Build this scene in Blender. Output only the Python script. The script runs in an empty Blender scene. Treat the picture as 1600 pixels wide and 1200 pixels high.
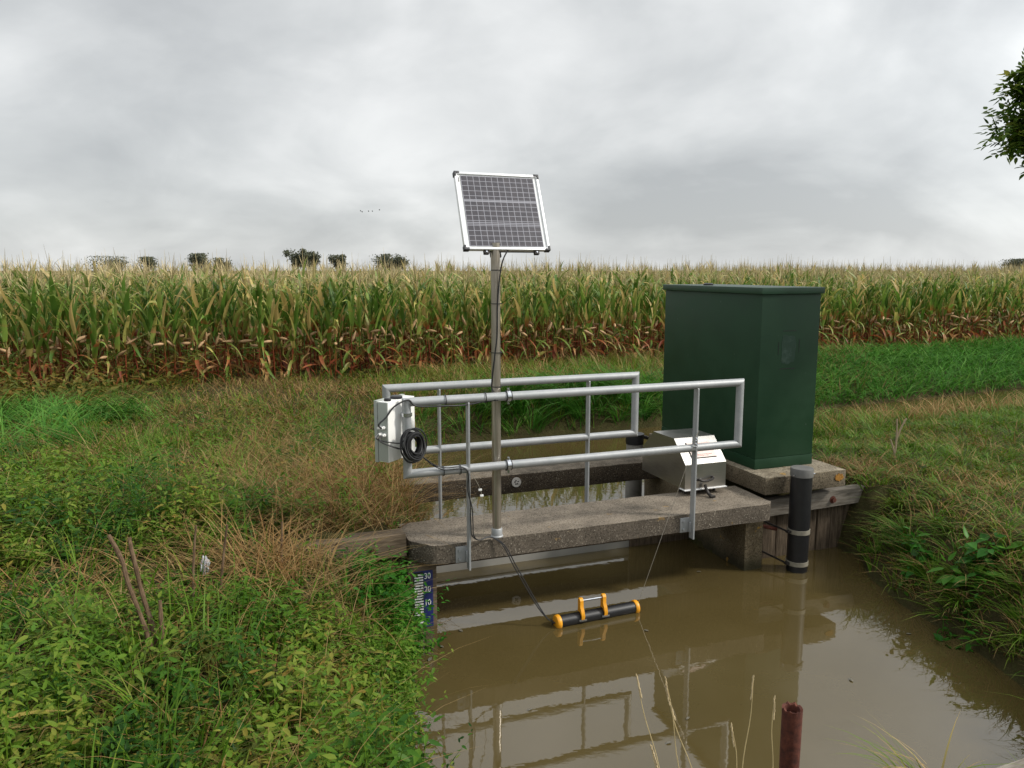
import bpy, bmesh, math, random
import numpy as np
from mathutils import Vector, Matrix
RNG = np.random.default_rng(7)
random.seed(7)
sc = bpy.context.scene
COL = sc.collection
R = math.radians
TH = R(20.2)
CT, ST = math.cos(TH), math.sin(TH)
OX, OY = 0.0, 5.352
def W(u, v, z=0.0):
    return Vector((OX + u*CT - v*ST, OY + u*ST + v*CT, z))

# ------------------------------------------------------------------ materials
class NT:
    def __init__(s, name):
        s.m = bpy.data.materials.new(name); s.m.use_nodes = True
        s.t = s.m.node_tree; s.n = s.t.nodes; s.b = s.n['Principled BSDF']
        s.out = s.n['Material Output']
    def add(s, k, **kw):
        x = s.n.new(k)
        for a, v in kw.items(): setattr(x, a, v)
        return x
    def link(s, a, b): s.t.links.new(a, b)
    def coord(s, which='Object'):
        return s.add('ShaderNodeTexCoord').outputs[which]
    def noise(s, scale, detail=4, rough=.6, vec=None, stretch=None):
        x = s.add('ShaderNodeTexNoise'); x.inputs['Scale'].default_value = scale
        x.inputs['Detail'].default_value = detail; x.inputs['Roughness'].default_value = rough
        v = vec or s.coord()
        if stretch:
            mp = s.add('ShaderNodeMapping'); mp.inputs['Scale'].default_value = stretch
            s.link(v, mp.inputs[0]); v = mp.outputs[0]
        s.link(v, x.inputs['Vector']); return x.outputs['Fac']
    def ramp(s, fac, stops, interp='LINEAR'):
        x = s.add('ShaderNodeValToRGB'); r = x.color_ramp; r.interpolation = interp
        while len(r.elements) < len(stops): r.elements.new(.5)
        for e, (p, c) in zip(r.elements, stops):
            e.position = p; e.color = (*c, 1) if len(c) == 3 else c
        s.link(fac, x.inputs[0]); return x.outputs[0]
    def mix(s, fac, a, b, mode='MIX'):
        x = s.add('ShaderNodeMix', data_type='RGBA', blend_type=mode)
        for i, v in ((0, fac), (6, a), (7, b)):
            if hasattr(v, 'is_linked') or hasattr(v, 'node'): s.link(v, x.inputs[i])
            elif i == 0: x.inputs[0].default_value = v
            else: x.inputs[i].default_value = (*v, 1)
        return x.outputs[2]
    def math(s, op, a, b=None, clamp=False):
        x = s.add('ShaderNodeMath', operation=op, use_clamp=clamp)
        for i, v in ((0, a), (1, b)):
            if v is None: continue
            if hasattr(v, 'node'): s.link(v, x.inputs[i])
            else: x.inputs[i].default_value = v
        return x.outputs[0]
    def bump(s, h, strength=.3, dist=.01):
        x = s.add('ShaderNodeBump'); x.inputs['Strength'].default_value = strength
        x.inputs['Distance'].default_value = dist
        s.link(h, x.inputs['Height']); s.link(x.outputs[0], s.b.inputs['Normal'])
    def base(s, c):
        if hasattr(c, 'node'): s.link(c, s.b.inputs['Base Color'])
        else: s.b.inputs['Base Color'].default_value = (*c, 1)
    def set(s, **kw):
        for k, v in kw.items():
            i = s.b.inputs[k.replace('_', ' ')]
            if hasattr(v, 'node'): s.link(v, i)
            else: i.default_value = v
        return s
    def attr(s, name):
        x = s.add('ShaderNodeAttribute'); x.attribute_name = name; return x.outputs['Fac']

def simple(name, col, rough=.5, metal=0., var=.12, scale=20, bump=0.):
    m = NT(name); f = m.noise(scale, 5)
    lo = tuple(c*(1-var) for c in col); hi = tuple(min(1, c*(1+var)) for c in col)
    m.base(m.ramp(f, [(.3, lo), (.7, hi)])); m.set(Roughness=rough, Metallic=metal)
    if bump: m.bump(f, bump, .004)
    return m.m

def concrete(name, dark, light, peb, topcol, top_amt=.6, lichen=0., tide=False):
    m = NT(name)
    big = m.noise(2.6, 6, .65); fine = m.noise(48, 6, .75)
    c = m.ramp(big, [(.3, dark), (.68, light)])
    c = m.mix(m.ramp(fine, [(.35, (0, 0, 0)), (.7, (.55, .55, .55))]), c, tuple(x*.42 for x in dark))
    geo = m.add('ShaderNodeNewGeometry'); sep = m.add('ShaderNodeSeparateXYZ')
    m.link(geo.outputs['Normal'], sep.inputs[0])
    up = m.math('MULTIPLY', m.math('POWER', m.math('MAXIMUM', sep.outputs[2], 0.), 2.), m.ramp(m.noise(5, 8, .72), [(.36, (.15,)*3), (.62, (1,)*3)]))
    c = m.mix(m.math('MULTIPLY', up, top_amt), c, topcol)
    fl = m.noise(95, 3, .55); big2 = m.noise(6, 4, .6)
    pm = m.ramp(m.math('ADD', fl, m.math('MULTIPLY', m.math('SUBTRACT', big2, .5), .22)), [(.605, (0,)*3), (.66, (1,)*3)])
    c = m.mix(m.math('MULTIPLY', pm, .6), c, m.ramp(m.noise(40, 2), [(.35, tuple(x*.5 for x in peb)), (.65, peb)]))
    dk = m.ramp(m.noise(75, 3, .6), [(.39, (.8,)*3), (.46, (0,)*3)])
    c = m.mix(dk, c, tuple(x*.35 for x in dark))
    if tide:
        sp = m.add('ShaderNodeSeparateXYZ'); m.link(geo.outputs['Position'], sp.inputs[0])
        tz = m.math('ADD', sp.outputs[2], m.math('MULTIPLY', m.math('SUBTRACT', m.noise(7, 5), .5), .16))
        c = m.mix(m.ramp(tz, [(.03, (.85,)*3), (.16, (0,)*3)]), c, (.026, .025, .011))
    if lichen:
        l = m.ramp(m.noise(9, 3), [(.69, (0,)*3), (.73, (lichen,)*3)])
        c = m.mix(l, c, (.33, .19, .035))
    m.base(c); m.set(Roughness=.93, Specular_IOR_Level=.25)
    h = m.math('ADD', m.math('MULTIPLY', fine, .8), m.math('MULTIPLY', pm, .35))
    m.bump(h, .55, .006)
    return m.m

M = {}
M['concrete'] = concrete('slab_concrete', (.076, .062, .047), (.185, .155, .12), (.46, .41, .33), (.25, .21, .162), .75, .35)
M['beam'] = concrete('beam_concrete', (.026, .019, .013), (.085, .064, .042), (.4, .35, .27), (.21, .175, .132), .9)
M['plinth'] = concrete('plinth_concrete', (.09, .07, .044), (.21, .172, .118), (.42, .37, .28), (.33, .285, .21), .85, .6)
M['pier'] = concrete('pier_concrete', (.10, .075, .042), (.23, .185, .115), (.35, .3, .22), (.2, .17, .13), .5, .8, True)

m = NT('galvanised_steel'); f = m.noise(9, 8, .78); g = m.noise(90, 3)
c = m.ramp(f, [(.25, (.25, .28, .285)), (.5, (.33, .34, .345)), (.75, (.39, .40, .40))])
c = m.mix(m.ramp(g, [(.6, (0,)*3), (.85, (.25,)*3)]), c, (.26, .27, .275))
m.base(c); m.set(Metallic=.35, Roughness=.52); m.bump(g, .12, .002); M['galv'] = m.m

m = NT('stainless_pole'); f = m.noise(6, 4, .6, stretch=(30, 30, .6)); g = m.noise(8, 5)
c = m.ramp(f, [(.3, (.34, .30, .245)), (.7, (.5, .455, .39))])
c = m.mix(m.ramp(g, [(.5, (0,)*3), (.75, (.5,)*3)]), c, (.30, .25, .18))
m.base(c); m.set(Metallic=.85, Roughness=.34); M['pole'] = m.m

m = NT('brushed_steel'); f = m.noise(10, 5, .7, stretch=(1, 1, 14)); g = m.noise(5, 4)
c = m.ramp(f, [(.3, (.52, .505, .48)), (.7, (.64, .62, .59))])
c = m.mix(m.ramp(g, [(.45, (0,)*3), (.8, (.35,)*3)]), c, (.38, .34, .28))
m.base(c); m.set(Metallic=1., Roughness=m.ramp(g, [(.3, (.28,)*3), (.7, (.36,)*3)])); M['steel'] = m.m

m = NT('green_paint'); f = m.noise(4, 6, .65); g = m.noise(160, 2)
c = m.ramp(f, [(.3, (.0085, .034, .0150)), (.7, (.0135, .046, .0205))])
vo = m.add('ShaderNodeTexVoronoi'); vo.inputs['Scale'].default_value = 9; vo.inputs['Randomness'].default_value = 1
mp = m.add('ShaderNodeMapping'); mp.inputs['Scale'].default_value = (1.5, 1.5, .5); mp.inputs['Rotation'].default_value = (.3, .5, 0)
m.link(m.coord(), mp.inputs[0]); m.link(mp.outputs[0], vo.inputs[0])
c = m.mix(m.ramp(vo.outputs['Distance'], [(.02, (.8,)*3), (.045, (0,)*3)]), c, (.14, .17, .15))
m.base(c); m.set(Roughness=m.ramp(f, [(.3, (.42,)*3), (.7, (.56,)*3)]), Specular_IOR_Level=.28); m.bump(g, .05, .002); M['green'] = m.m

m = NT('sticker_residue'); f = m.noise(26, 5, .7); g = m.noise(9, 3)
c = m.ramp(m.math('MULTIPLY', f, g), [(.2, (.0085, .036, .019)), (.27, (.012, .041, .024)), (.35, (.030, .062, .045))])
m.base(c); m.set(Roughness=.6); M['residue'] = m.m

M['cap_green'] = simple('green_cap_paint', (.013, .046, .023), .45, 0, .15, 6)
M['black_plastic'] = simple('black_plastic', (.011, .011, .012), .42, 0, .25, 12)
M['black_rubber'] = simple('black_cable_rubber', (.014, .014, .015), .5)
M['grey_plastic'] = simple('grey_plastic', (.115, .113, .107), .6, 0, .2, 8)
M['tube_grey'] = simple('weathered_grey_tube', (.20, .19, .17), .7, 0, .3, 8)
M['strap'] = simple('pale_strap', (.26, .24, .19), .6, .2, .25, 14)
M['white_box'] = simple('light_grey_enamel', (.80, .80, .77), .42, 0, .05, 5)
M['grey_lid'] = simple('grey_green_enamel', (.33, .355, .32), .5, 0, .05, 5)
M['white_plastic'] = simple('white_plastic', (.72, .72, .70), .4)
M['zinc'] = simple('bright_zinc', (.55, .57, .6), .25, .95, .1, 30)
M['dark_steel'] = simple('dark_painted_iron', (.03, .026, .024), .55, .4, .3, 30)
M['alu'] = simple('anodised_aluminium', (.78, .785, .79), .4, .35, .04, 10)
M['corner'] = simple('dark_corner_plastic', (.035, .036, .04), .5)
M['yellow'] = simple('yellow_plastic', (.72, .31, .012), .42, 0, .14, 14)
M['weirplate'] = simple('zinc_weir_plate', (.34, .33, .30), .5, .2, .12, 4)
M['white_paint'] = simple('white_enamel', (.75, .76, .76), .4, 0, .08, 30)
M['blue_enamel'] = simple('blue_enamel', (.010, .018, .11), .35, 0, .15, 20)
M['black_enamel'] = simple('black_enamel', (.012, .012, .014), .4)
M['disc'] = simple('pale_disc', (.40, .38, .35), .6, 0, .3, 40)
M['pink_label'] = simple('pale_pink_label', (.80, .66, .60), .45, 0, .08, 40)
M['red_mark'] = simple('red_print', (.50, .16, .12), .5)
M['litter'] = simple('white_paper', (.42, .42, .45), .7, 0, .2, 9)
M['bird'] = simple('dark_feather', (.03, .03, .032), .8)
M['cob'] = simple('yellow_maize', (.50, .26, .03), .6, 0, .35, 60, .6)

def wood(name, a, b, rough=.85, axis=(1, 12, 12)):
    m = NT(name); f = m.noise(5, 8, .75, stretch=axis); g = m.noise(2.2, 4)
    c = m.ramp(f, [(.28, tuple(x*.4 for x in a)), (.45, a), (.7, b)])
    c = m.mix(m.ramp(g, [(.45, (0,)*3), (.75, (.6,)*3)]), c, tuple(x*.55 for x in a))
    m.base(c); m.set(Roughness=rough, Specular_IOR_Level=.25); m.bump(f, .6, .006)
    return m.m
M['wood_grey'] = wood('weathered_grey_timber', (.15, .13, .105), (.29, .265, .225))
M['wood_brown'] = wood('weathered_brown_timber', (.105, .077, .05), (.205, .16, .112))
M['plank'] = wood('wet_plank', (.075, .055, .036), (.19, .145, .10), axis=(12, 12, 1))
M['stalk'] = wood('dead_stalk_bark', (.10, .062, .035), (.22, .15, .09), axis=(10, 10, 1))
M['bark'] = wood('tree_bark', (.06, .047, .034), (.14, .115, .085), axis=(8, 8, 1))
m = NT('rust'); f = m.noise(24, 7, .75); c = m.ramp(f, [(.3, (.03, .009, .006)), (.55, (.10, .026, .014)), (.75, (.17, .055, .028))])
m.base(c); m.set(Roughness=.9); m.bump(f, .9, .006); M['rust'] = m.m

# solar cells: panel-local object coordinates, x across, z up
m = NT('solar_cells'); sep = m.add('ShaderNodeSeparateXYZ'); m.link(m.coord('Object'), sep.inputs[0])
def lines(val, per, w, off=0.):
    a = m.math('FRACT', m.math('ADD', m.math('DIVIDE', val, per), off))
    return m.math('GREATER_THAN', m.math('ABSOLUTE', m.math('SUBTRACT', a, .5)), .5 - w/per/2)
PW, PH = .622, .583
xw = PW - .085; zh = PH - .055
vl = lines(m.math('SUBTRACT', sep.outputs[0], -xw/2), xw/12, .0038)
hl = lines(m.math('SUBTRACT', sep.outputs[2], .0275), zh/14, .0036, 0)
gaps = None
for k in (5, 9.6):
    for d in (0.0, .32):
        zz = .0275 + zh*(1 - (k - .2 + d)/14)
        q = m.math('LESS_THAN', m.math('ABSOLUTE', m.math('SUBTRACT', sep.outputs[2], zz)), .0026)
        gaps = q if gaps is None else m.math('MAXIMUM', gaps, q)
ln = m.math('MAXIMUM', m.math('MAXIMUM', vl, hl), gaps)
cell = m.ramp(m.noise(24, 2, vec=m.coord('Object')), [(.35, (.030, .028, .038)), (.65, (.052, .046, .055))])
m.base(m.mix(m.math('MULTIPLY', ln, .9), cell, (.31, .31, .35))); m.set(Roughness=.5, Coat_Weight=.35, Coat_Roughness=.12, Specular_IOR_Level=.3); M['cells'] = m.m

def foliage(name, stops, tip=None, transl=.35, rough=.6, tip_from=.6):
    m = NT(name); r = m.attr('rnd')
    c = m.ramp(r, stops)
    nz = m.noise(1.1, 3); 
    c = m.mix(m.ramp(nz, [(.35, (.0,)*3), (.65, (.6,)*3)]), c, m.mix(1., c, (1.12, .86, .7), 'MULTIPLY'))
    if tip:
        t = m.attr('tt'); c = m.mix(m.ramp(t, [(tip_from, (0,)*3), (1, (.85,)*3)]), c, tip)
    m.base(c); m.set(Roughness=rough, Specular_IOR_Level=.16)
    tr = m.add('ShaderNodeBsdfTranslucent'); mx = m.add('ShaderNodeMixShader'); mx.inputs[0].default_value = transl
    m.link(c, tr.inputs[0]); m.link(m.b.outputs[0], mx.inputs[1]); m.link(tr.outputs[0], mx.inputs[2]); m.link(mx.outputs[0], m.out.inputs[0])
    return m.m
M['grass_green'] = foliage('green_grass', [(0, (.028, .085, .006)), (.4, (.070, .17, .010)), (.7, (.12, .225, .018)), (.9, (.18, .22, .03)), (1, (.26, .21, .07))], (.2, .21, .05), .35, .5, .75)
M['grass_lush'] = foliage('lush_bank_grass', [(0, (.016, .075, .007)), (.35, (.038, .155, .014)), (.65, (.075, .235, .026)), (.9, (.15, .33, .06)), (1, (.28, .38, .12))], (.15, .31, .07), .35, .6, .7)
M['grass_dry'] = foliage('dry_grass', [(0, (.08, .040, .014)), (.3, (.165, .095, .034)), (.55, (.25, .165, .064)), (.78, (.38, .285, .135)), (.9, (.12, .14, .03)), (1, (.08, .14, .02))], (.34, .24, .10), .25, .7)
M['nettle'] = foliage('nettle_leaves', [(0, (.008, .036, .004)), (.22, (.020, .080, .007)), (.45, (.050, .135, .010)), (.72, (.10, .195, .016)), (.91, (.185, .235, .035)), (1, (.24, .14, .03))], None, .35, .5)
M['bramble'] = foliage('bank_leaves', [(0, (.012, .075, .006)), (.5, (.035, .155, .012)), (.85, (.09, .24, .025)), (1, (.2, .24, .04))], None, .35, .45)
M['weed'] = foliage('olive_weed', [(0, (.028, .052, .007)), (.5, (.075, .10, .014)), (.8, (.15, .115, .022)), (1, (.22, .12, .03))], None, .3, .6)
M['ash'] = foliage('tree_leaves', [(0, (.035, .085, .010)), (.5, (.085, .165, .022)), (.85, (.15, .23, .035)), (1, (.24, .26, .05))], None, .5, .5)
M['hazed_leaf'] = foliage('hazed_tree_leaves', [(0, (.075, .092, .062)), (.5, (.11, .13, .088)), (1, (.15, .17, .12))], None, .2, .7)  # distance haze painted into the leaf colour: greens paled and greyed
M['straw'] = foliage('straw', [(0, (.36, .25, .11)), (1, (.5, .40, .22))], None, .2, .7)

# corn: colour by height on the plant (tt) and by leaf (rnd): dried lower leaves, green middle, straw tips
def corn_mat(name, stalk=False):
    m = NT(name); r = m.attr('rnd'); h = m.attr('tt')
    green = m.ramp(r, [(0, (.055, .125, .016)), (.35, (.11, .215, .028)), (.64, (.185, .295, .05)), (.82, (.31, .38, .085)), (.93, (.50, .45, .13)), (1, (.58, .43, .16))])
    dry = m.ramp(r, [(0, (.14, .026, .014)), (.3, (.27, .066, .024)), (.55, (.36, .125, .04)), (.8, (.50, .28, .12)), (.93, (.16, .20, .03)), (1, (.12, .19, .025))])
    top = m.ramp(r, [(0, (.20, .25, .06)), (.5, (.36, .34, .13)), (1, (.52, .42, .22))])
    hh = m.math('ADD', h, m.math('MULTIPLY', m.math('SUBTRACT', m.math('FRACT', m.math('MULTIPLY', r, 7.3)), .5), .30))
    c = m.mix(m.ramp(hh, [(.27, (0,)*3), (.43, (1,)*3)]), dry, green)
    c = m.mix(m.ramp(hh, [(.72, (0,)*3), (.98, (.95,)*3)]), c, top)
    m.base(c); m.set(Roughness=.48, Specular_IOR_Level=.35)
    tr = m.add('ShaderNodeBsdfTranslucent'); mx = m.add('ShaderNodeMixShader'); mx.inputs[0].default_value = .05 if stalk else .36
    m.link(c, tr.inputs[0]); m.link(m.b.outputs[0], mx.inputs[1]); m.link(tr.outputs[0], mx.inputs[2]); m.link(mx.outputs[0], m.out.inputs[0])
    return m.m
M['corn'] = corn_mat('corn_leaves')
M['tassel'] = simple('tassel_straw', (.44, .36, .19), .8, 0, .25, 30)
M['husk'] = simple('dry_husk', (.40, .25, .125), .7, 0, .4, 9)

m = NT('soil'); f = m.noise(1.3, 8, .7); g = m.noise(14, 6, .7)
c = m.ramp(f, [(.3, (.035, .03, .014)), (.5, (.055, .055, .02)), (.7, (.075, .08, .026))])
c = m.mix(m.ramp(g, [(.4, (0,)*3), (.7, (.7,)*3)]), c, (.06, .042, .022))
m.base(c); m.set(Roughness=1, Specular_IOR_Level=.1); m.bump(g, 1, .05); M['soil'] = m.m

m = NT('muddy_water')
f = m.noise(.9, 4, .5); c = m.ramp(f, [(.28, (.064, .047, .0165)), (.5, (.073, .054, .020)), (.72, (.086, .065, .027))])
m.base(c); m.set(Roughness=.015, IOR=1.72, Specular_IOR_Level=.5)
rip = m.noise(5.5, 3, .5, stretch=(1, 1.6, 1)); rip2 = m.noise(30, 2, .5)
m.bump(m.math('ADD', rip, m.math('MULTIPLY', rip2, .10)), .012, .05); M['water'] = m.m

# ------------------------------------------------------------------ mesh helpers
BASE = {}
def root(name, label, cat, u, v, z, group=None, rz=0., world=False):
    o = bpy.data.objects.new(name, None); COL.objects.link(o)
    o.empty_display_size = .1
    o.location = (u, v, z) if world else W(u, v, z)
    o.rotation_euler = (0, 0, rz if world else TH + rz)
    o['label'] = label; o['category'] = cat
    if group: o['group'] = group
    BASE[o] = (u, v, z) if not rz and not world else (0, 0, 0)
    return o
def finish(name, bm, mat, parent=None, smooth=35, off=None):
    if off is None:
        r = parent
        while r is not None and r not in BASE: r = r.parent
        off = BASE.get(r, (0, 0, 0))
    if any(off): bmesh.ops.translate(bm, verts=bm.verts, vec=(-off[0], -off[1], -off[2]))
    bmesh.ops.recalc_face_normals(bm, faces=bm.faces)
    me = bpy.data.meshes.new(name); bm.to_mesh(me); bm.free()
    for x in (mat if isinstance(mat, list) else [mat]): me.materials.append(x)
    if smooth:
        me.polygons.foreach_set('use_smooth', [True]*len(me.polygons))
        me.set_sharp_from_angle(angle=R(smooth))
    o = bpy.data.objects.new(name, me); COL.objects.link(o)
    if parent is not None: o.parent = parent
    return o
def B(): return bmesh.new()
def box(bm, u0, u1, v0, v1, z0, z1, bev=0., seg=2, rot=None, piv=None):
    r = bmesh.ops.create_cube(bm, size=1)['verts']
    for x in r:
        x.co = Vector(((u0+u1)/2 + x.co.x*(u1-u0), (v0+v1)/2 + x.co.y*(v1-v0), (z0+z1)/2 + x.co.z*(z1-z0)))
    if bev:
        ed = list({e for x in r for e in x.link_edges})
        r = bmesh.ops.bevel(bm, geom=ed, offset=bev, segments=seg, affect='EDGES', profile=.6)['verts']
    return bm
def ring(c, d, r, n, ref=None):
    d = d.normalized(); a = ref if ref is not None else (Vector((0, 0, 1)) if abs(d.z) < .9 else Vector((1, 0, 0)))
    x = d.cross(a).normalized(); y = d.cross(x).normalized()
    return [c + (x*math.cos(2*math.pi*k/n) + y*math.sin(2*math.pi*k/n))*r for k in range(n)], y
def skin(bm, rings, cap=True, closed=False):
    vs = [[bm.verts.new(p) for p in r] for r in rings]; n = len(vs[0])
    L = len(vs)
    for i in range(L if closed else L-1):
        a, b = vs[i], vs[(i+1) % L]
        for k in range(n): bm.faces.new((a[k], a[(k+1) % n], b[(k+1) % n], b[k]))
    if cap and not closed:
        bm.faces.new(vs[0][::-1]); bm.faces.new(vs[-1])
def tube(bm, pts, r, n=10, cap=True):
    pts = [Vector(p) for p in pts]; rs = r if isinstance(r, (list, tuple)) else [r]*len(pts)
    rings = []; ref = None
    for i, p in enumerate(pts):
        d = (pts[min(i+1, len(pts)-1)] - pts[max(i-1, 0)])
        if ref is not None and abs(d.normalized().dot(ref)) > .97: ref = None
        rg, y = ring(p, d, rs[i], n, ref); ref = y if i == 0 and ref is None else y
        # keep the frame continuous
        ref = -y if False else y
        if rings:
            prev = rings[-1]; best = min(range(n), key=lambda s: sum((rg[(k+s) % n] - prev[k] - (p - pts[i-1])).length for k in range(0, n, max(1, n//4))))
            rg = rg[best:] + rg[:best]
        rings.append(rg); ref = None
    skin(bm, rings, cap); return bm
def mitre(bm, p0, p1, r, m0=None, m1=None, n=20):
    p0, p1 = Vector(p0), Vector(p1); d = (p1-p0).normalized(); rg = []
    for p, m_ in ((p0, m0), (p1, m1)):
        c, _ = ring(p, d, r, n)
        if m_ is not None:
            m_ = Vector(m_); c = [q - d*((q-p).dot(m_)/d.dot(m_)) for q in c]
        rg.append(c)
    skin(bm, rg); return bm
def lathe(bm, prof, cx, cy, n=28, axis='z'):
    skin(bm, [[Vector((cx + r*math.cos(2*math.pi*k/n), cy + r*math.sin(2*math.pi*k/n), z)) for k in range(n)] for r, z in prof]); return bm
def prism(bm, poly, plane, a, b):
    # plane 'uv' extruded in z, 'vz' extruded in u, 'uz' extruded in v
    f = {'uv': lambda p, t: (p[0], p[1], t), 'vz': lambda p, t: (t, p[0], p[1]), 'uz': lambda p, t: (p[0], t, p[1])}[plane]
    skin(bm, [[Vector(f(p, a)) for p in poly], [Vector(f(p, b)) for p in poly]]); return bm
def bevel_all(bm, off, seg=2, ang=30):
    ed = [e for e in bm.edges if len(e.link_faces) == 2 and e.calc_face_angle(0) > R(ang)]
    bmesh.ops.bevel(bm, geom=ed, offset=off, segments=seg, affect='EDGES', profile=.6); return bm
def roughen(bm, amt, cuts=5, seed=0, maxlen=.09):
    for _ in range(cuts):
        ed = [e for e in bm.edges if e.calc_length() > maxlen]
        if not ed: break
        bmesh.ops.subdivide_edges(bm, edges=ed, cuts=1, use_grid_fill=True)
    from mathutils import noise as nz
    for x in bm.verts:
        p = x.co*9 + Vector((seed, 0, 0)); q = x.co*33
        x.co += Vector((nz.noise(p), nz.noise(p + Vector((7, 1, 2))), nz.noise(p + Vector((1, 9, 4)))))*amt + Vector((nz.noise(q), nz.noise(q+Vector((3, 3, 3))), nz.noise(q+Vector((5, 1, 8)))))*amt*.6
    return bm
def tag(o, label, cat, group=None, kind=None):
    if kind: o['kind'] = kind
    if label: o['label'] = label
    if cat: o['category'] = cat
    if group: o['group'] = group
    return o
def single(name, label, cat, bm, mat, u, v, z, group=None, smooth=35):
    # a thing that is one mesh, placed at its base in the weir frame
    o = finish(name, bm, mat, None, smooth, (u, v, z))
    o.location = W(u, v, z); o.rotation_euler = (0, 0, TH)
    return tag(o, label, cat, group)
def catenary(a, b, sag, n=14, wig=0.):
    a, b = Vector(a), Vector(b); out = []
    for i in range(n+1):
        t = i/n; p = a.lerp(b, t); p.z -= sag*4*t*(1-t)
        if 0 < i < n: p += Vector((random.uniform(-wig, wig), random.uniform(-wig, wig), random.uniform(-wig, wig)))
        out.append(p)
    return out
def smooth_path(pts, k=6):
    pts = [Vector(p) for p in pts]; out = []
    for i in range(len(pts)-1):
        p0, p1, p2, p3 = pts[max(i-1, 0)], pts[i], pts[i+1], pts[min(i+2, len(pts)-1)]
        for j in range(k):
            t = j/k; out.append(.5*((2*p1) + (p2-p0)*t + (2*p0-5*p1+4*p2-p3)*t*t + (3*p1-p0-3*p2+p3)*t**3))
    out.append(pts[-1]); return out

def np_mesh(name, V, F, mat, attrs=None, flat=True):
    """V (n,3) and F, a list of (m,k) index arrays, as one mesh"""
    me = bpy.data.meshes.new(name)
    me.vertices.add(len(V)); me.vertices.foreach_set('co', np.ascontiguousarray(V, dtype=np.float32).ravel())
    idx = np.concatenate([f.ravel() for f in F]).astype(np.int32)
    cnt = np.concatenate([np.full(len(f), f.shape[1], np.int32) for f in F])
    st = np.concatenate([[0], np.cumsum(cnt)[:-1]]).astype(np.int32)
    me.loops.add(len(idx)); me.loops.foreach_set('vertex_index', idx)
    me.polygons.add(len(cnt)); me.polygons.foreach_set('loop_start', st); me.polygons.foreach_set('loop_total', cnt)
    for k, a in (attrs or {}).items():
        at = me.attributes.new(k, 'FLOAT', 'POINT'); at.data.foreach_set('value', np.ascontiguousarray(a, dtype=np.float32))
    me.polygons.foreach_set('use_smooth', np.ones(len(cnt), bool))
    me.update(calc_edges=True)
    me.materials.append(mat)
    return me
def link(name, me, parent=None):
    o = bpy.data.objects.new(name, me); COL.objects.link(o)
    if parent is not None: o.parent = parent
    return o

# ------------------------------------------------------------------ water outline and terrain height
def wv(u, v): p = W(u, v); return (p.x, p.y)
WATER = np.array([(-.50, 3.25), (-.62, 4.2), (-.66, 4.9), wv(-.62, .12), wv(-.60, .62), wv(-.40, .80), wv(-.25, 1.95), (-1.0, 8.2), (-1.3, 9.6), (-1.1, 10.75), (-.1, 11.45), (1., 11.8), (2.55, 12.5), (6., 14.2), (11.2, 16.55), (22, 21.6), (40, 30),
                  (40, 28.7), (22, 20.4), (10.35, 15.2), (6.0, 13.25), (3.9, 11.75), (2.5, 9.7), wv(2.2, 1.95), wv(2.2, .62), wv(3.42, .62), (3.12, 6.55), (3.0, 6.2), (3.0, 5.6), (3.14, 4.95), (3.16, 4.4), (2.9, 3.7), (2.3, 3.15), (1.2, 2.95)])
def sdist(x, y):
    """distance to the water's edge, negative on water"""
    P = WATER; Q = np.roll(P, -1, 0); best = np.full(x.shape, 1e9); ins = np.zeros(x.shape, bool)
    for (ax, ay), (bx, by) in zip(P, Q):
        dx, dy = bx-ax, by-ay; t = np.clip(((x-ax)*dx + (y-ay)*dy)/(dx*dx+dy*dy), 0, 1)
        best = np.minimum(best, (x-ax-t*dx)**2 + (y-ay-t*dy)**2)
        c = ((ay > y) != (by > y)) & (x < (bx-ax)*(y-ay)/np.where(by == ay, 1e-9, by-ay) + ax)
        ins ^= c
    d = np.sqrt(best); return np.where(ins, -d, d)
def wob(x, y, s=1., o=0.):
    x, y = x*s+o, y*s-o
    return (np.sin(x*1.7+1.3*np.sin(y*1.1)) + np.sin(y*2.1+1.7*np.sin(x*.9+2)) + np.sin((x+y)*1.3+.7) + .6*np.sin(x*4.1-y*3.3) + .5*np.sin(y*5.3+x*2.2))/4.1
def uv_of(x, y):
    return (x-OX)*CT + (y-OY)*ST, -(x-OX)*ST + (y-OY)*CT
def corn_s(x, y): return -(x+1.26)*math.sin(R(22.6)) + (y-15.1)*math.cos(R(22.6))
def height(x, y):
    d = sdist(x, y); u, v = uv_of(x, y)
    land = .62 + .05*wob(x, y, .6) + .13*np.exp(-((x+2.5)**2/6 + (y-4.5)**2/9)) + .25*np.exp(-(x*x+(y+.3)**2)/2.5)
    land = np.where((u > 1.8) & (v > -.3), land*.93, land)
    near = ((u > -3.2) & (u < 4.2) & (v > .2) & (v < 2.2))          # timber walls hold the bank here
    wdt = np.where(near, .22, np.where(x < 0, 1.0, np.where((x > 2.5) & (y > 8.5), 3.2, .75)))
    t = np.clip(d/wdt, 0, 1); up = land*np.where((x > 2.5) & (y > 8.5) & ~near & (corn_s(x, y) < -1.2-.0*x) & (y < 13.0+.47*(x-5.)), .28*t+.72*t*t*(3-2*t), 1-(1-t)**2.0)
    return np.where(d >= 0, up, -.5*np.clip(-d/.35, 0, 1))
def axis_coords(lo, hi, fine, far):
    c = [lo]; 
    while c[-1] < hi: c.append(c[-1]+fine)
    a = c[-1]; s = fine
    right = []
    while a < far: s *= 1.25; a += s; right.append(a)
    a = lo; s = fine; left = []
    while a > -far: s *= 1.25; a -= s; left.append(a)
    return np.array(left[::-1] + c + right)
xs = axis_coords(-7, 9, .11, 1500); ys = axis_coords(-1, 15, .11, 1800)
X, Y = np.meshgrid(xs, ys); Z = height(X, Y)
Z = np.where((np.abs(X) > 45) | (Y > 45) | (Y < -15), .6, Z)
nx, ny = len(xs), len(ys); I = np.arange(nx*ny).reshape(ny, nx)
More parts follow.
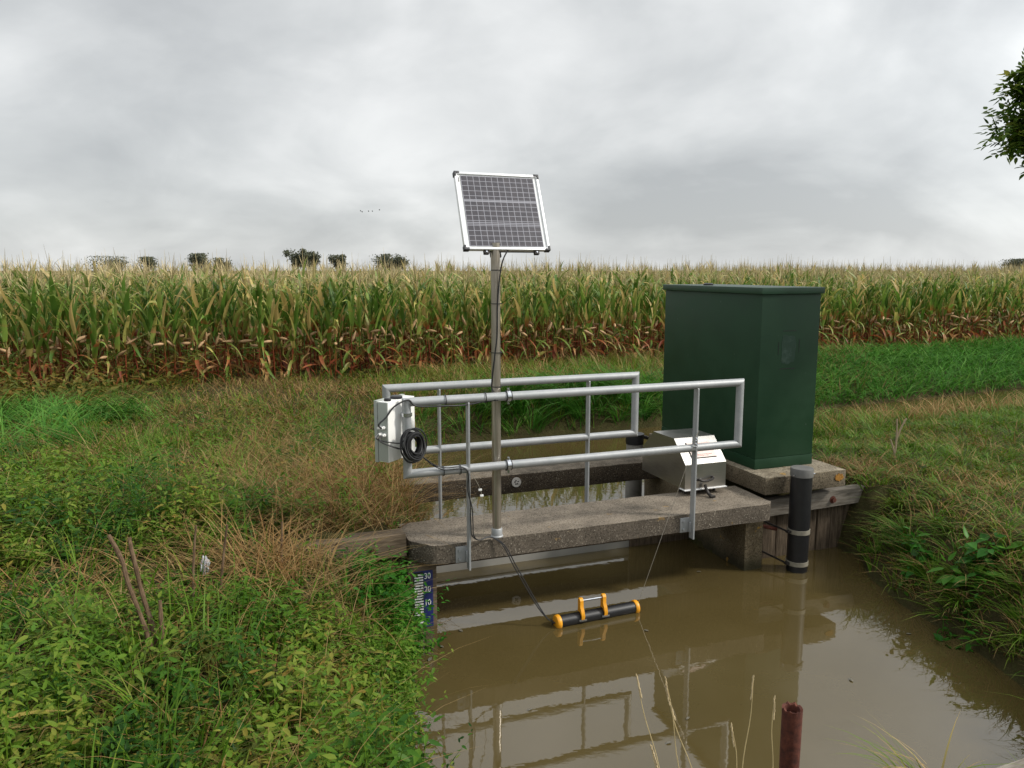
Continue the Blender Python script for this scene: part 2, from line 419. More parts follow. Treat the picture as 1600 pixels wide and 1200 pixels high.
Fq = np.stack([I[:-1, :-1], I[:-1, 1:], I[1:, 1:], I[1:, :-1]], -1).reshape(-1, 4)
g = link('ground', np_mesh('ground', np.stack([X, Y, Z], -1).reshape(-1, 3), [Fq], M['soil'])); g['kind'] = 'structure'
wx = np.linspace(-3, 41, 89); wy = np.linspace(2, 31, 59); X, Y = np.meshgrid(wx, wy); I = np.arange(X.size).reshape(X.shape)
wo = link('water', np_mesh('water', np.stack([X, Y, 0*X], -1).reshape(-1, 3), [np.stack([I[:-1, :-1], I[:-1, 1:], I[1:, 1:], I[1:, :-1]], -1).reshape(-1, 4)], M['water'])); wo['kind'] = 'structure'

# ------------------------------------------------------------------ the weir
T0, T1 = .50, .641
r = root('concrete_walkway', 'speckled concrete slab walkway spanning the muddy water between the two railings', 'walkway', .8, .28, 0)
bm = prism(B(), [(-.50, 0), (2.27, 0), (2.32, .05), (2.33, .56), (-.72, .56), (-.72, .17), (-.60, .015)], 'uv', T0, T1)
bevel_all(bm, .016, 2); roughen(bm, .0035, 6, 1)
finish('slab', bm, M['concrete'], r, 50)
bm = box(B(), 2.185, 2.372, .19, 1.9, -.4, T0-.003, .012); roughen(bm, .004, 4, 3, .12); finish('pier', bm, M['pier'], r, 50)
bm = box(B(), -.72, -.535, .16, .55, -.4, T0-.003, .012); roughen(bm, .004, 4, 5, .12); finish('pier', bm, M['pier'], r, 50)
r = root('gate_beam', 'dark timber gate beam hidden under the concrete walkway', 'beam', .8, .6, 0)
finish('beam', box(B(), -.53, 2.18, .50, .555, .285, T0-.004, .006), M['plank'], r)
r = root('weir_plate', 'flat grey zinc weir plate standing just above the water under the walkway', 'weir plate', .5, 1.06, 0)
finish('plate', box(B(), -.53, 1.55, 1.05, 1.062, -.3, .085, .003), M['weirplate'], r)
finish('rim', box(B(), -.53, 1.55, 1.045, 1.067, .0855, .105, .003), M['galv'], r)
r = root('sluice_board', 'dark wet sluice board closing the right end of the weir', 'board', 1.9, 1.06, 0)
finish('board', box(B(), 1.553, 2.18, 1.04, 1.075, -.3, .42, .006), M['plank'], r)

r = root('concrete_beam', 'dark stained concrete beam across the channel behind the walkway, with a round pale disc', 'beam', .8, 1.7, .475)
bm = box(B(), -.95, 2.45, 1.53, 1.86, .475, .66, .02); roughen(bm, .004, 5, 9, .1); finish('beam_block', bm, M['beam'], r, 50)
bm = B(); n = 28
for rad0, rad1, y in ((.034, .0, 1.525), (.046, .035, 1.521)):
    skin(bm, [[Vector((.605 + q*math.cos(2*math.pi*k/n), yy, .585 + q*math.sin(2*math.pi*k/n))) for k in range(n)] for q, yy in ((rad0, 1.534), (rad0, y), (max(rad1, .002), y))], cap=True)
d = finish('marker_disc', bm, M['disc'], r, 30)
bm = B()
for a in (.4, 1.9, 2.9, 4.3, 5.3):
    box(bm, .605+.017*math.cos(a)-.006, .605+.017*math.cos(a)+.006, 1.517, 1.5255, .585+.017*math.sin(a)-.006, .585+.017*math.sin(a)+.006, .002)
finish('dark_mark', bm, M['dark_steel'], d)

# railings ------------------------------------------------------------
def railing(name, label, u0, u1, vc, posts, side, slabv, hole=None):
    zt, zb, rad = 1.68, 1.187, .0302
    r = root(name, label, 'railing', (u0+u1)/2, vc, T1, 'galvanised railings on the walkway')
    s2 = (1, 0, 1); s3 = (1, 0, -1)
    finish('top_rail', mitre(B(), (u0, vc, zt), (u1, vc, zt), rad, (1, 0, 1), (1, 0, -1)), M['galv'], r)
    finish('bottom_rail', mitre(B(), (u0, vc, zb), (u1, vc, zb), rad, (1, 0, -1), (1, 0, 1)), M['galv'], r)
    finish('end_post', mitre(B(), (u0, vc, zb), (u0, vc, zt), rad, (1, 0, -1), (1, 0, 1)), M['galv'], r)
    finish('end_post', mitre(B(), (u1, vc, zb), (u1, vc, zt), rad, (1, 0, 1), (1, 0, -1)), M['galv'], r)
    for pu in posts:
        a, b = (vc-.028*side, vc+.030*side)
        lo, hi = min(a, b), max(a, b)
        bm = B(); z0 = .455 if side > 0 else .47
        tv = lo if side > 0 else hi
        prism(bm, [(lo, z0), (hi, z0), (hi, zt-.014), (lo+(hi-lo)*.5, zt-.004), (lo, zt-.03)], 'vz', pu-.006, pu+.006); bevel_all(bm, .0015, 1)
        p = finish('post', bm, M['galv'], r)
        bm = B()
        e0, e1 = (slabv-.010, slabv-.001) if side > 0 else (slabv+.001, slabv+.010)
        box(bm, pu-.088, pu+.012, e0, e1, .50, .618, .002)
        g0, g1 = (hi-.03, e0) if side > 0 else (e1, lo+.03)
        box(bm, pu-.0185, pu-.0065, min(g0, g1), max(g0, g1), .505, .585, .002)
        finish('bracket', bm, M['galv'], p)
        for zz in (.525, .590):
            q = e0-.012 if side > 0 else e1+.012
            finish('bolt', tube(B(), [(pu-.06, e0 if side > 0 else e1, zz), (pu-.06, q, zz)], .011, 6), M['galv'], p)
    return r
near = railing('tube_railing', 'nearer galvanised tube railing, with the solar panel pole clamped to it', -.765, 1.893, -.04, (-.338, 1.497), 1, 0.)
far = railing('tube_railing', 'farther galvanised tube railing behind the pole, along the back edge of the walkway', -.775, 1.323, .60, (-.373, .886), -1, .56)

# solar pole and panel -----------------------------------------------------------
pu, pv = -.10, .045
r = root('support_pole', 'tall brownish stainless steel pole carrying the solar panel on the walkway', 'pole', pu, pv, T1)
finish('tube', tube(B(), [(pu, pv, T1+.004), (pu-.006, pv, 2.735)], .0325, 24), M['pole'], r)
finish('base_collar', lathe(B(), [(.046, T1+.001), (.046, T1+.006), (.040, T1+.012), (.040, T1+.058), (.036, T1+.064), (.030, T1+.064)], pu, pv, 24), M['galv'], r)
for zc in (1.68, 1.187):
    bm = B(); c0 = pu+.058
    for k, (a0, a1) in enumerate(((0, 1),)):
        rings = []
        for i in range(25):
            a = 2*math.pi*i/24; rings.append((math.cos(a), math.sin(a)))
        for (ra, rb) in ((.0305, .037),):
            skin(bm, [[Vector((c0+du, -.04+rr*ca, zc+rr*sa)) for ca, sa in rings[:-1]] for du, rr in ((-.014, ra), (-.014, rb), (.014, rb), (.014, ra))], cap=False, closed=True)
    c = finish('pipe_clamp', bm, M['zinc'], r)
    bm = B()
    for du in (-.019, .0145):
        skin(bm, [[Vector((c0+dd, -.04+rr*ca, zc+rr*sa)) for ca, sa in rings[:-1]] for dd, rr in ((du, .0306), (du, .0395), (du+.0045, .0395), (du+.0045, .0306))], cap=False, closed=True)
    finish('rubber_liner', bm, M['black_rubber'], c)
    for sg in (-1, 1):
        finish('clamp_bolt', tube(B(), [(c0, -.04, zc+sg*.034), (c0, -.04, zc+sg*.056)], .008, 6), M['zinc'], c)
    finish('clamp_stud', tube(B(), [(c0, -.005, zc), (pu+.02, pv-.01, zc)], .006, 8), M['zinc'], c)

q = O = W(pu, pv)
phi, tau = R(20.65), R(23.9)
nrm = Vector((math.sin(phi), -math.cos(phi), 0)); rgt = Vector((math.cos(phi), math.sin(phi), 0))
PB = Vector((-.1318, 5.4207, 0)) + nrm*.10 + rgt*.076; PB.z = 2.689
sp = bpy.data.objects.new('solar_panel', None); COL.objects.link(sp); sp.location = PB
sp.rotation_euler = (-tau, 0, phi)          # local x = across, z = up the panel, -y = its face
tag(sp, 'tilted solar panel with silver frame and dark corners on top of the pole', 'solar panel')
BASE[sp] = (0, 0, 0)
bm = B(); fr, fd = .016, .03; hw = PW/2
box(bm, -hw, hw, -.004, fd, 0, fr, .0015); box(bm, -hw, hw, -.004, fd, PH-fr, PH, .0015)
box(bm, -hw, -hw+fr, -.0035, fd-.001, fr, PH-fr, .0015); box(bm, hw-fr, hw, -.0035, fd-.001, fr, PH-fr, .0015)
frame = finish('frame', bm, M['alu'], sp)
finish('back_sheet', box(B(), -hw+fr, hw-fr, .006, .010, fr, PH-fr), M['white_paint'], sp)
finish('cell_sheet', box(B(), -xw/2-.002, xw/2+.002, .002, .0055, .0255, PH-.0255), M['cells'], sp)
for sx in (-1, 1):
    for zc in (0, 1):
        bm = B(); cx = sx*hw; z0, z1 = (-.004, .030) if zc == 0 else (PH-.030, PH+.004)
        e = .006 if zc == 0 else -.006
        box(bm, min(cx+sx*.004, cx-sx*.034), max(cx+sx*.004, cx-sx*.034), -.008, fd+.003, *( (-.004, .012) if zc == 0 else (PH-.012, PH+.004)), .002)
        box(bm, min(cx+sx*.0042, cx-sx*.011), max(cx+sx*.0042, cx-sx*.011), -.0082, fd+.003, z0, z1, .002)
        finish('corner_cap', bm, M['corner'], sp)
for bx in (-.155, .215):
    bm = box(B(), bx-.018, bx+.018, .008, .034, -.026, PH+.004, .003)
    rail = finish('mounting_rail', bm, M['dark_steel'], sp)
    bm = B(); tube(bm, [(bx, .004, -.012), (bx, .03, -.012)], .006, 8); finish('bolt', bm, M['zinc'], rail)
bm = box(B(), -.16, .22, .036, .05, .0, .05, .004); box(bm, -.115, -.035, .051, .07, -.03, .05, .004); finish('pole_bracket', bm, M['dark_steel'], sp)
bm = B(); bmesh.ops.create_grid(bm, x_segments=1, y_segments=1, size=.5)
for x in bm.verts: x.co = Vector((-hw+.0225 + x.co.x*.006, -.0045, PH-.062 + x.co.y*.035))
finish('rating_label', bm, M['grey_plastic'], frame)

# control box ---------------------------------------------------------
a_ = Vector((.47, .883, 0)).normalized(); b_ = Vector((-a_.y, a_.x, 0))
cb = bpy.data.objects.new('control_box', None); COL.objects.link(cb)
E0 = Vector((-.8135, 4.962, 1.288)); cb.location = E0; cb.rotation_euler = (0, 0, math.atan2(a_.y, a_.x))  # x along the wide side, y across its depth to the left
tag(cb, 'white steel control box on the left end of the nearer railing, black cables plugged in', 'control box'); BASE[cb] = (0, 0, 0)
L, D, Hh = .30, .105, .405
finish('body', box(B(), 0, L, 0, D-.022, 0, Hh, .003), M['white_box'], cb)
finish('side_panel', box(B(), -.003, -.0005, .004, D-.024, .004, Hh-.004, .001), M['grey_lid'], cb)
finish('door', box(B(), -.006, L+.006, D-.0195, D+.006, -.006, Hh+.006, .003), M['grey_lid'], cb)
for i, (x0, y0, rr) in enumerate(((.03, .035, .024), (.14, .045, .042))):
    bm = lathe(B(), [(rr, Hh+.001), (rr, Hh+.014), (rr*.8, Hh+.02), (.001, Hh+.02)], x0+.02, y0+.004, 22); finish('top_plug', bm, M['black_plastic'], cb)
GL = []
for (yy, zz) in ((.030, .235), (.058, .235), (.026, .185), (.054, .190), (.072, .172)):
    bm = tube(B(), [(-.0035, yy, zz), (-.022, yy, zz)], .012, 12); tube(bm, [(-.0221, yy, zz), (-.036, yy, zz)], .009, 12)
    finish('cable_gland', bm, M['white_plastic'], cb); GL.append((yy, zz))
bm = B()
for zz in (.31, .12):
    box(bm, .14, .17, -.03, -.0005, zz-.008, zz+.008, .002)
br = finish('mounting_clamp', bm, M['zinc'], cb)
def cbw(x, y, z): return E0 + a_*x + b_*y + Vector((0, 0, z))
# clamp ring of the box round the railing's end post
ep = W(-.765, -.04)
bm = B(); n = 24
for zz in (1.598,):
    for ra, rb, z0, z1 in ((.0306, .0375, -.012, .012),):
        skin(bm, [[Vector((ep.x+rr*math.cos(2*math.pi*k/n), ep.y+rr*math.sin(2*math.pi*k/n), zz+dz)) for k in range(n)] for rr, dz in ((ra, z0), (rb, z0), (rb, z1), (ra, z1))], cap=False, closed=True)
bmesh.ops.transform(bm, matrix=cb.matrix_basis.inverted() if False else (Matrix.Translation(E0) @ Matrix.Rotation(math.atan2(a_.y, a_.x), 4, 'Z')).inverted(), verts=bm.verts)
finish('post_clamp', bm, M['zinc'], cb)

def world_single(name, label, cat, bm, mat, loc, group=None, smooth=40):
    o = finish(name, bm, mat, None, smooth, tuple(loc)); o.location = loc
    return tag(o, label, cat, group)
# cable coil
cc = W(-.735, -.135); cc.z = 1.405
ax = Vector((.62, -.78, .12)).normalized(); e1 = ax.cross(Vector((0, 0, 1))).normalized(); e2 = e1.cross(ax).normalized()
bm = B()
for k in range(26):
    rr = random.uniform(.052, .104); off = random.uniform(-.045, .045); ph = random.uniform(0, 6)
    cx, cy = random.uniform(-.010, .010), random.uniform(-.010, .010)
    rings = []; n = 40
    P = []
    for i in range(n):
        t = 2*math.pi*i/n
        P.append(cc + e1*(rr*.82*math.cos(t)+cx) + e2*(rr*1.08*math.sin(t)+cy) + ax*(off+.008*math.sin(2*t+ph)))
    for i in range(n):
        d = P[(i+1) % n]-P[i-1]; x = ax.cross(d).normalized(); y = d.normalized().cross(x)
        rings.append([P[i] + (x*math.cos(2*math.pi*j/6)+y*math.sin(2*math.pi*j/6))*.0055 for j in range(6)])
    skin(bm, rings, cap=False, closed=True)
world_single('cable_coil', 'coil of black cable hanging on the end post beside the white control box', 'cable coil', bm, M['black_rubber'], cc)

# cables ---------------------------------------------------------------
def rope(name, label, cat, pts, rad, mat, group=None, n=7, k=6):
    bm = tube(B(), smooth_path(pts, k), rad, n); loc = Vector(pts[0])
    return world_single(name, label, cat, bm, mat, loc, group)
def w3(u, v, z): return W(u, v, z)
g1, g2, g3 = [cbw(-.036, *GL[i]) for i in (0, 2, 3)]
CG = 'black cables of the measuring station'
rope('cable', 'black cable arching from the upper gland of the control box up to the top rail', 'cable',
     [g1, g1+Vector((-.012, -.02, .03)), cbw(-.02, .0, .31), cbw(.03, -.03, .375), w3(-.76, -.075, 1.70), w3(-.70, -.078, 1.655), w3(-.5, -.074, 1.645), w3(-.36, -.060, 1.640), w3(-.22, -.055, 1.655), w3(-.125, -.06, 1.66)], .0058, M['black_rubber'], CG)
rope('cable', 'black cable sagging from the lower glands of the control box into the coil', 'cable',
     [g2, g2+Vector((-.005, -.03, -.03)), cbw(.02, -.055, .10), cbw(.10, -.06, .075), cc+Vector((-.05, 0, -.08))], .0055, M['black_rubber'], CG)
rope('cable', 'thin black cable looping across the control box just above the sagging one', 'cable',
     [g3, g3+Vector((.0, -.03, -.025)), cbw(.04, -.06, .13), cbw(.12, -.055, .155), cc+Vector((-.06, 0, .0))], .0045, M['black_rubber'], CG)
# panel cable down the pole
rope('cable', 'black cable running down the pole from the solar panel, tied with black ties', 'cable',
     [sp.location+rgt*.02-nrm*.02+Vector((0, 0, .02)), w3(pu+.035, pv-.045, 2.62), w3(pu+.012, pv-.040, 2.50), w3(pu-.004, pv-.038, 2.3), w3(pu-.008, pv-.038, 2.1), w3(pu-.024, pv-.030, 1.95), w3(pu-.036, pv-.012, 1.8), w3(pu-.036, pv-.010, 1.72), w3(pu-.05, -.07, 1.66)], .0052, M['black_rubber'], CG)
def tie_ring(c, d, rad, name, label, group):
    bm = B(); c = Vector(c); d = Vector(d)
    A, _ = ring(c-d.normalized()*.003, d, rad, 20); A2, _ = ring(c-d.normalized()*.003, d, rad+.0025, 20)
    Bq, _ = ring(c+d.normalized()*.003, d, rad, 20); B2, _ = ring(c+d.normalized()*.003, d, rad+.0025, 20)
    skin(bm, [A, A2, B2, Bq], cap=False, closed=True)
    world_single(name, label, 'cable tie', bm, M['black_plastic'], c, group)
for zz, w_ in ((2.55, 'topmost'), (2.32, 'second from the top'), (1.98, 'third from the top'), (1.74, 'lowest, just above the top rail')):
    tie_ring(w3(pu, pv-.003, zz), (0, 0, 1), .0365, 'cable_tie', 'black cable tie round the solar pole, ' + w_, 'cable ties')
rd = Vector((CT, ST, 0))
for uu, zz, l in ((-.50, 1.68, 'black cable tie on the top rail close to the control box'), (-.215, 1.68, 'black cable tie on the top rail just left of the pole'), (-.52, 1.187, 'black cable tie on the bottom rail below the cable coil'), (-.40, 1.187, 'black cable tie on the bottom rail next to the left post')):
    tie_ring(w3(uu, -.042, zz), rd, .0345, 'cable_tie', l, 'cable ties')
# two sensor cables from the coil along the post to the float
for k, (dx, l) in enumerate(((0, 'outer of two black cables running down the left railing post to the float'), (.012, 'inner of two black cables running down the left railing post to the float'))):
    rope('cable', l, 'cable',
     [cc+Vector((.05, -.02, -.07)), w3(-.60+dx, -.085, 1.245), w3(-.52+dx, -.078, 1.205+dx), w3(-.40, -.076, 1.20+dx), w3(-.352, -.078, 1.17), w3(-.345-dx, -.080, 1.05), w3(-.338+dx, -.080, .92), w3(-.334+dx*1.2, -.080, .80), w3(-.326+dx, -.078, .715),
      w3(-.27, -.06, .668), w3(-.17, -.012, .660+dx*.3), w3(-.085+dx, -.035, .60), w3(-.02+dx*1.5, -.07, .46), w3(.06+dx*1.4, -.11, .30), w3(.15+dx, -.16, .13), w3(.215, -.185, .05), w3(.25, -.19, .035)], .0042, M['black_rubber'], CG)
rope('thin_wire', 'thin pale wire with white connectors hanging beside the left railing post', 'wire',
     [w3(-.33, -.075, 1.17), w3(-.27, -.07, 1.06), w3(-.245, -.06, .98), w3(-.225, -.05, .86), w3(-.23, -.04, .72), w3(-.24, -.02, .65)], .0017, M['strap'])
bm = B()
for t in ((-.262, -.068, 1.035), (-.248, -.062, .99)):
    box(bm, t[0]-.012, t[0]+.012, t[1]-.006, t[1]+.006, t[2]-.007, t[2]+.007, .002)
single('wire_connector', 'small white connector blocks on the thin wire beside the left post', 'connector', bm, M['white_plastic'], -.25, -.06, 1.0)
rope('steel_wire', 'thin steel wire stretched from the right railing post down to the float', 'wire',
     [w3(1.478, -.072, 1.27), w3(1.47, -.074, 1.23), w3(.955, -.17, .05)], .0017, M['pole'], None, 6, 3)
bm = B()
for i in range(4):
    tube(bm, [w3(1.484-.004*i, -.072-.006*(i % 2), 1.275-.022*i), w3(1.492, -.082+.012*(i % 2), 1.262-.022*i)], .006, 6)
world_single('wire_clip', 'wire clips fastening the steel wire to the right railing post', 'wire clip', bm, M['zinc'], w3(1.48, -.075, 1.25))

# measuring float -----------------------------------------------------------
fa, fb = Vector((.292, -.20, .028)), Vector((.915, -.172, .028))
r = root('measuring_float', 'black tube float with yellow ends and a yellow carrying handle on the water', 'float', .6, -.186, 0)
finish('tube_body', tube(B(), [fa, fb], .045, 26), M['black_plastic'], r)
fd_ = (fb-fa).normalized()
def capring(p, d):
    bm = B(); rings = []
    for s, rr in ((-.002, .044), (-.002, .050), (.003, .0535), (.022, .0535), (.030, .049), (.034, .038), (.035, .002)):
        c, _ = ring(p+d*s, fd_, rr, 26); rings.append(c)
    skin(bm, rings); return bm
for p, d in ((fa, -fd_), (fb, fd_)):
    e = finish('end_cap', capring(p, d), M['yellow'], r)
    bm = B(); rr = []
    bolt = p + d*.035; tube(bm, [bolt, bolt+d*.02], .006, 8)
    N_ = 14
    tube(bm, [bolt+d*.02 + Vector((0, math.cos(2*math.pi*i/N_), math.sin(2*math.pi*i/N_)))*.012 for i in range(N_+1)], .003, 6)
    finish('eye_bolt', bm, M['dark_steel'], e)
hl = fa.lerp(fb, .272).x; hr = fa.lerp(fb, .575).x
for hx in (hl, hr):
    vv = fa.lerp(fb, (hx-fa.x)/(fb.x-fa.x)).y
    poly = [(vv-.050, .055), (vv-.046, .040), (vv-.054, .034), (vv-.060, .062), (vv-.044, .100), (vv-.030, .120), (vv-.028, .168), (vv-.016, .182), (vv+.004, .182), (vv+.014, .170), (vv+.014, .09), (vv+.02, .081), (vv-.02, .081), (vv-.036, .074)]
    bm = prism(B(), poly, 'vz', hx-.013, hx+.013); bevel_all(bm, .003, 1)
    h = finish('handle_bracket', bm, M['yellow'], r)
    bm = box(B(), hx-.03, hx+.03, vv-.055, vv-.047, .022, .036, .003); finish('foot_bolt', bm, M['grey_plastic'], h)
finish('handle_bar', tube(B(), [(hl, vv-.008+.0, .158), (hr, vv-.008, .158)], .0085, 12), M['zinc'], r)

# steel housing -----------------------------------------------------------
r = root('steel_housing', 'squat stainless steel housing with slanted faces on the right end of the walkway', 'housing', 1.93, .75, T1)
prof = [(.42, .70), (.42, .915), (.612, 1.107), (.955, 1.103), (1.14, .925), (1.14, .70)]
finish('shell', bevel_all(prism(B(), prof, 'vz', 1.72, 2.128), .003, 2), M['steel'], r, 25)
bm = box(B(), 1.712, 2.136, .405, .50, .690, .699, .002); finish('base_lip', bm, M['alu'], r)
bm = B()
for uu in (1.78, 2.07): tube(bm, [(uu, .50, T1+.001), (uu, .50, .69)], .012, 10)
box(bm, 1.80, 2.05, .60, .64, T1-.06, .689, .004)
finish('stand', bm, M['dark_steel'], r)
s = 1/math.sqrt(2)
def slope(u, t, h): return Vector((u, .42 + t*s*.271/ .271 - h*s, .915 + t*s + h*s))
def slope_quad(bm, u0, u1, t0, t1, h0, h1):
    skin(bm, [[slope(u0, t0, h), slope(u1, t0, h), slope(u1, t1, h), slope(u0, t1, h)] for h in (h0, h1)])
bm = B(); slope_quad(bm, 1.815, 2.055, .062, .215, .0015, .004); lab = finish('warning_label', bm, M['pink_label'], r)
bm = B(); slope_quad(bm, 1.815, 2.058, .055, .0608, .0015, .007); slope_quad(bm, 1.808, 1.8145, .055, .215, .0015, .006)
finish('label_edge', bm, M['dark_steel'], lab)
bm = B()
rnd = random.Random(3)
for (t, u0, u1) in ((.075, 1.86, 1.98), (.088, 1.85, 2.02), (.195, 1.87, 2.03), (.180, 1.87, 2.00), (.165, 1.86, 1.95)):
    u = u0
    while u < u1:
        w = rnd.uniform(.006, .02); slope_quad(bm, u, min(u+w, u1), t, t+.0055, .0042, .0046); u += w + .004
finish('label_print', bm, M['red_mark'], lab)
bm = tube(B(), smooth_path([(1.845, .416, .775), (1.845, .395, .785), (1.875, .388, .772), (1.92, .388, .770), (1.97, .388, .782), (1.985, .395, .792), (1.985, .416, .792)], 4), .011, 8); finish('pull_handle', bm, M['dark_steel'], r)
bm = tube(B(), smooth_path([(1.90, .39, .74), (1.905, .375, .70), (1.915, .35, .665), (1.925, .32, .652)], 4), [.014]*12+[.016], 8)
box(bm, 1.90, 1.95, .30, .33, T1+.001, T1+.022, .006); finish('padlock_hasp', bm, M['dark_steel'], r)

# green cabinet on its plinth ---------------------------------------------------
r = root('concrete_plinth', 'pale concrete plinth with an orange lichen patch under the green cabinet', 'plinth', 2.8, 1.2, .645)
bm = box(B(), 2.37, 3.235, .19, 2.15, .645, .80, .014); roughen(bm, .003, 5, 4, .12); finish('plinth_block', bm, M['plinth'], r, 50)
bm = B(); n = 22
pts = [Vector((3.155 + .045*math.cos(2*math.pi*k/n)*(1+.25*math.sin(3.1*k)), .183, .735+.032*math.sin(2*math.pi*k/n)*(1+.3*math.sin(2.3*k+1)))) for k in range(n)]
skin(bm, [[p+Vector((0, .012, 0)) for p in pts], pts]); finish('lichen_patch', bm, simple('orange_lichen', (.30, .14, .02), .95, 0, .5, 60, .8), r)
r = root('utility_cabinet', 'big dark green metal cabinet with flat overhanging lid on the concrete plinth', 'cabinet', 2.77, 1.24, .801)
C0, C1, D0, D1 = 2.455, 3.08, .455, 2.02
finish('body', box(B(), C0, C1, D0, D1, .897, 2.345, .004), M['green'], r)
finish('base_strip', box(B(), C0-.003, C1+.003, D0-.003, D1+.003, .801, .8945, .004), M['green'], r)
finish('lid', bevel_all(box(B(), C0-.022, C1+.022, D0-.022, D1+.022, 2.346, 2.402, .0), .005, 2), M['cap_green'], r)
finish('lid_knob', lathe(B(), [(.05, 2.4025), (.05, 2.415), (.035, 2.424), (.001, 2.424)], 2.62, 1.5, 18), M['black_plastic'], r)
bm = B(); pts = []
for k in range(30):
    a = 2*math.pi*k/30; rr = (1+.05*math.sin(3*a+1)+.04*math.sin(7*a))/max(abs(math.cos(a)), abs(math.sin(a)))**.8
    pts.append(Vector((2.755+.075*rr*math.cos(a), .4535, 1.862+.125*rr*math.sin(a))))
skin(bm, [[p+Vector((0, .0012, 0)) for p in pts], pts]); st = finish('sticker_residue', bm, M['residue'], r)
bm = B()
for (u0, u1, z0, z1) in ((2.69, 2.83, 2.022, 2.028), (2.67, 2.83, 1.688, 1.695), (2.645, 2.650, 1.82, 1.93), (2.866, 2.871, 1.83, 1.95)):
    box(bm, u0, u1, .4532, .4545, z0, z1)
finish('glue_line', bm, M['black_enamel'], st)

# float tubes --------------------------------------------------------------------
cu, cv = 2.63, .06
r = root('gauge_tube', 'tall black gauge tube with grey cap and pale straps standing in the water', 'gauge tube', cu, cv, 0)
finish('tube_body', tube(B(), [(cu, cv, -.3), (cu, cv, .835)], .088, 32), M['black_plastic'], r)
finish('cap', lathe(B(), [(.0885, .83), (.094, .832), (.094, .893), (.090, .902), (.001, .903)], cu, cv, 32), M['grey_plastic'], r)
for z0, z1 in ((.335, .372), (.055, .092)):
    s_ = finish('strap', lathe(B(), [(.0885, z0), (.0935, z0), (.0935, z1), (.0885, z1)], cu, cv, 32), M['strap'], r)
    bm = box(B(), cu-.125, cu-.085, cv-.02, cv+.02, z0+.008, z1-.008, .004); tube(bm, [(cu-.11, cv, (z0+z1)/2), (cu-.16, cv+.26, (z0+z1)/2+.02)], .009, 8)
    finish('strap_bracket', bm, M['dark_steel'], s_)
bm = B()
for a in (3.4, 5.9):
    p = Vector((cu+.094*math.cos(a), cv+.094*math.sin(a), .85)); tube(bm, [p, p+Vector((math.cos(a), math.sin(a), 0))*.016], .006, 6)
finish('cap_screw', bm, M['zinc'], r)
cu, cv = 2.215, 2.17
r = root('gauge_tube', 'grey gauge tube with black cap behind the concrete beam', 'gauge tube', cu, cv, 0)
finish('tube_body', tube(B(), [(cu, cv, -.3), (cu, cv, .70)], .09, 28), M['tube_grey'], r)
finish('cap', lathe(B(), [(.0905, .69), (.097, .692), (.097, .79), (.10, .79), (.10, .802), (.001, .803)], cu, cv, 28), M['black_plastic'], r)
bm = B(); tube(bm, [(cu+.10, cv, .76), (cu+.16, cv, .74)], .02, 8); tube(bm, [(cu-.02, cv-.10, .72), (cu-.02, cv-.09, .72)], .008, 6); finish('cap_screw', bm, M['dark_steel'], r)

# timber walls ---------------------------------------------------------------------
r = root('timber_wall', 'weathered timber bank wall with bolted beam right of the walkway under the plinth', 'timber wall', 3.1, .33, 0)
bm = box(B(), 2.345, 3.82, .285, .375, .425, .575, .006); 
for x in bm.verts:
    x.co.z += (x.co.u if False else 0) + (x.co.x-2.9)*.02
roughen(bm, .004, 4, 12, .16); beam = finish('waling_beam', bm, M['wood_grey'], r, 40)
for uu in (2.86, 3.19):
    finish('bolt', tube(B(), [(uu, .287, .50), (uu, .279, .50), (uu, .2785, .50), (uu, .258, .50)], [.034, .034, .022, .021], 10), M['rust'], beam)
uu = 2.38
while uu < 3.75:
    w = random.uniform(.135, .165)
    bm = box(B(), uu, uu+w-.008, .378+random.uniform(-.006, .006), .42, -.4, .49+random.uniform(-.03, .03), .006); roughen(bm, .003, 3, uu, .25)
    finish('plank', bm, M['plank'], r, 40); uu += w
bm = B(); tube(bm, [(2.36, .30, .36), (2.52, .20, .33)], .018, 8); finish('iron_strut', bm, M['rust'], r)
r = root('timber_wall', 'weathered brown timber bank wall left of the walkway, half hidden by weeds', 'timber wall', -1.3, .2, 0)
bm = box(B(), -1.72, -.745, .145, .30, .535, .70, .008); roughen(bm, .006, 4, 21, .16); bt = finish('waling_beam', bm, M['wood_brown'], r, 40)
bm = B(); tube(bm, [(-.98, .146, .61), (-.98, .132, .61)], .018, 6); finish('bolt', bm, M['rust'], bt)
uu = -1.7
while uu < -.80:
    w = random.uniform(.12, .15); bm = box(B(), uu, uu+w-.008, .22+random.uniform(-.006, .006), .26, -.4, .532, .005); finish('plank', bm, M['plank'], r); uu += w

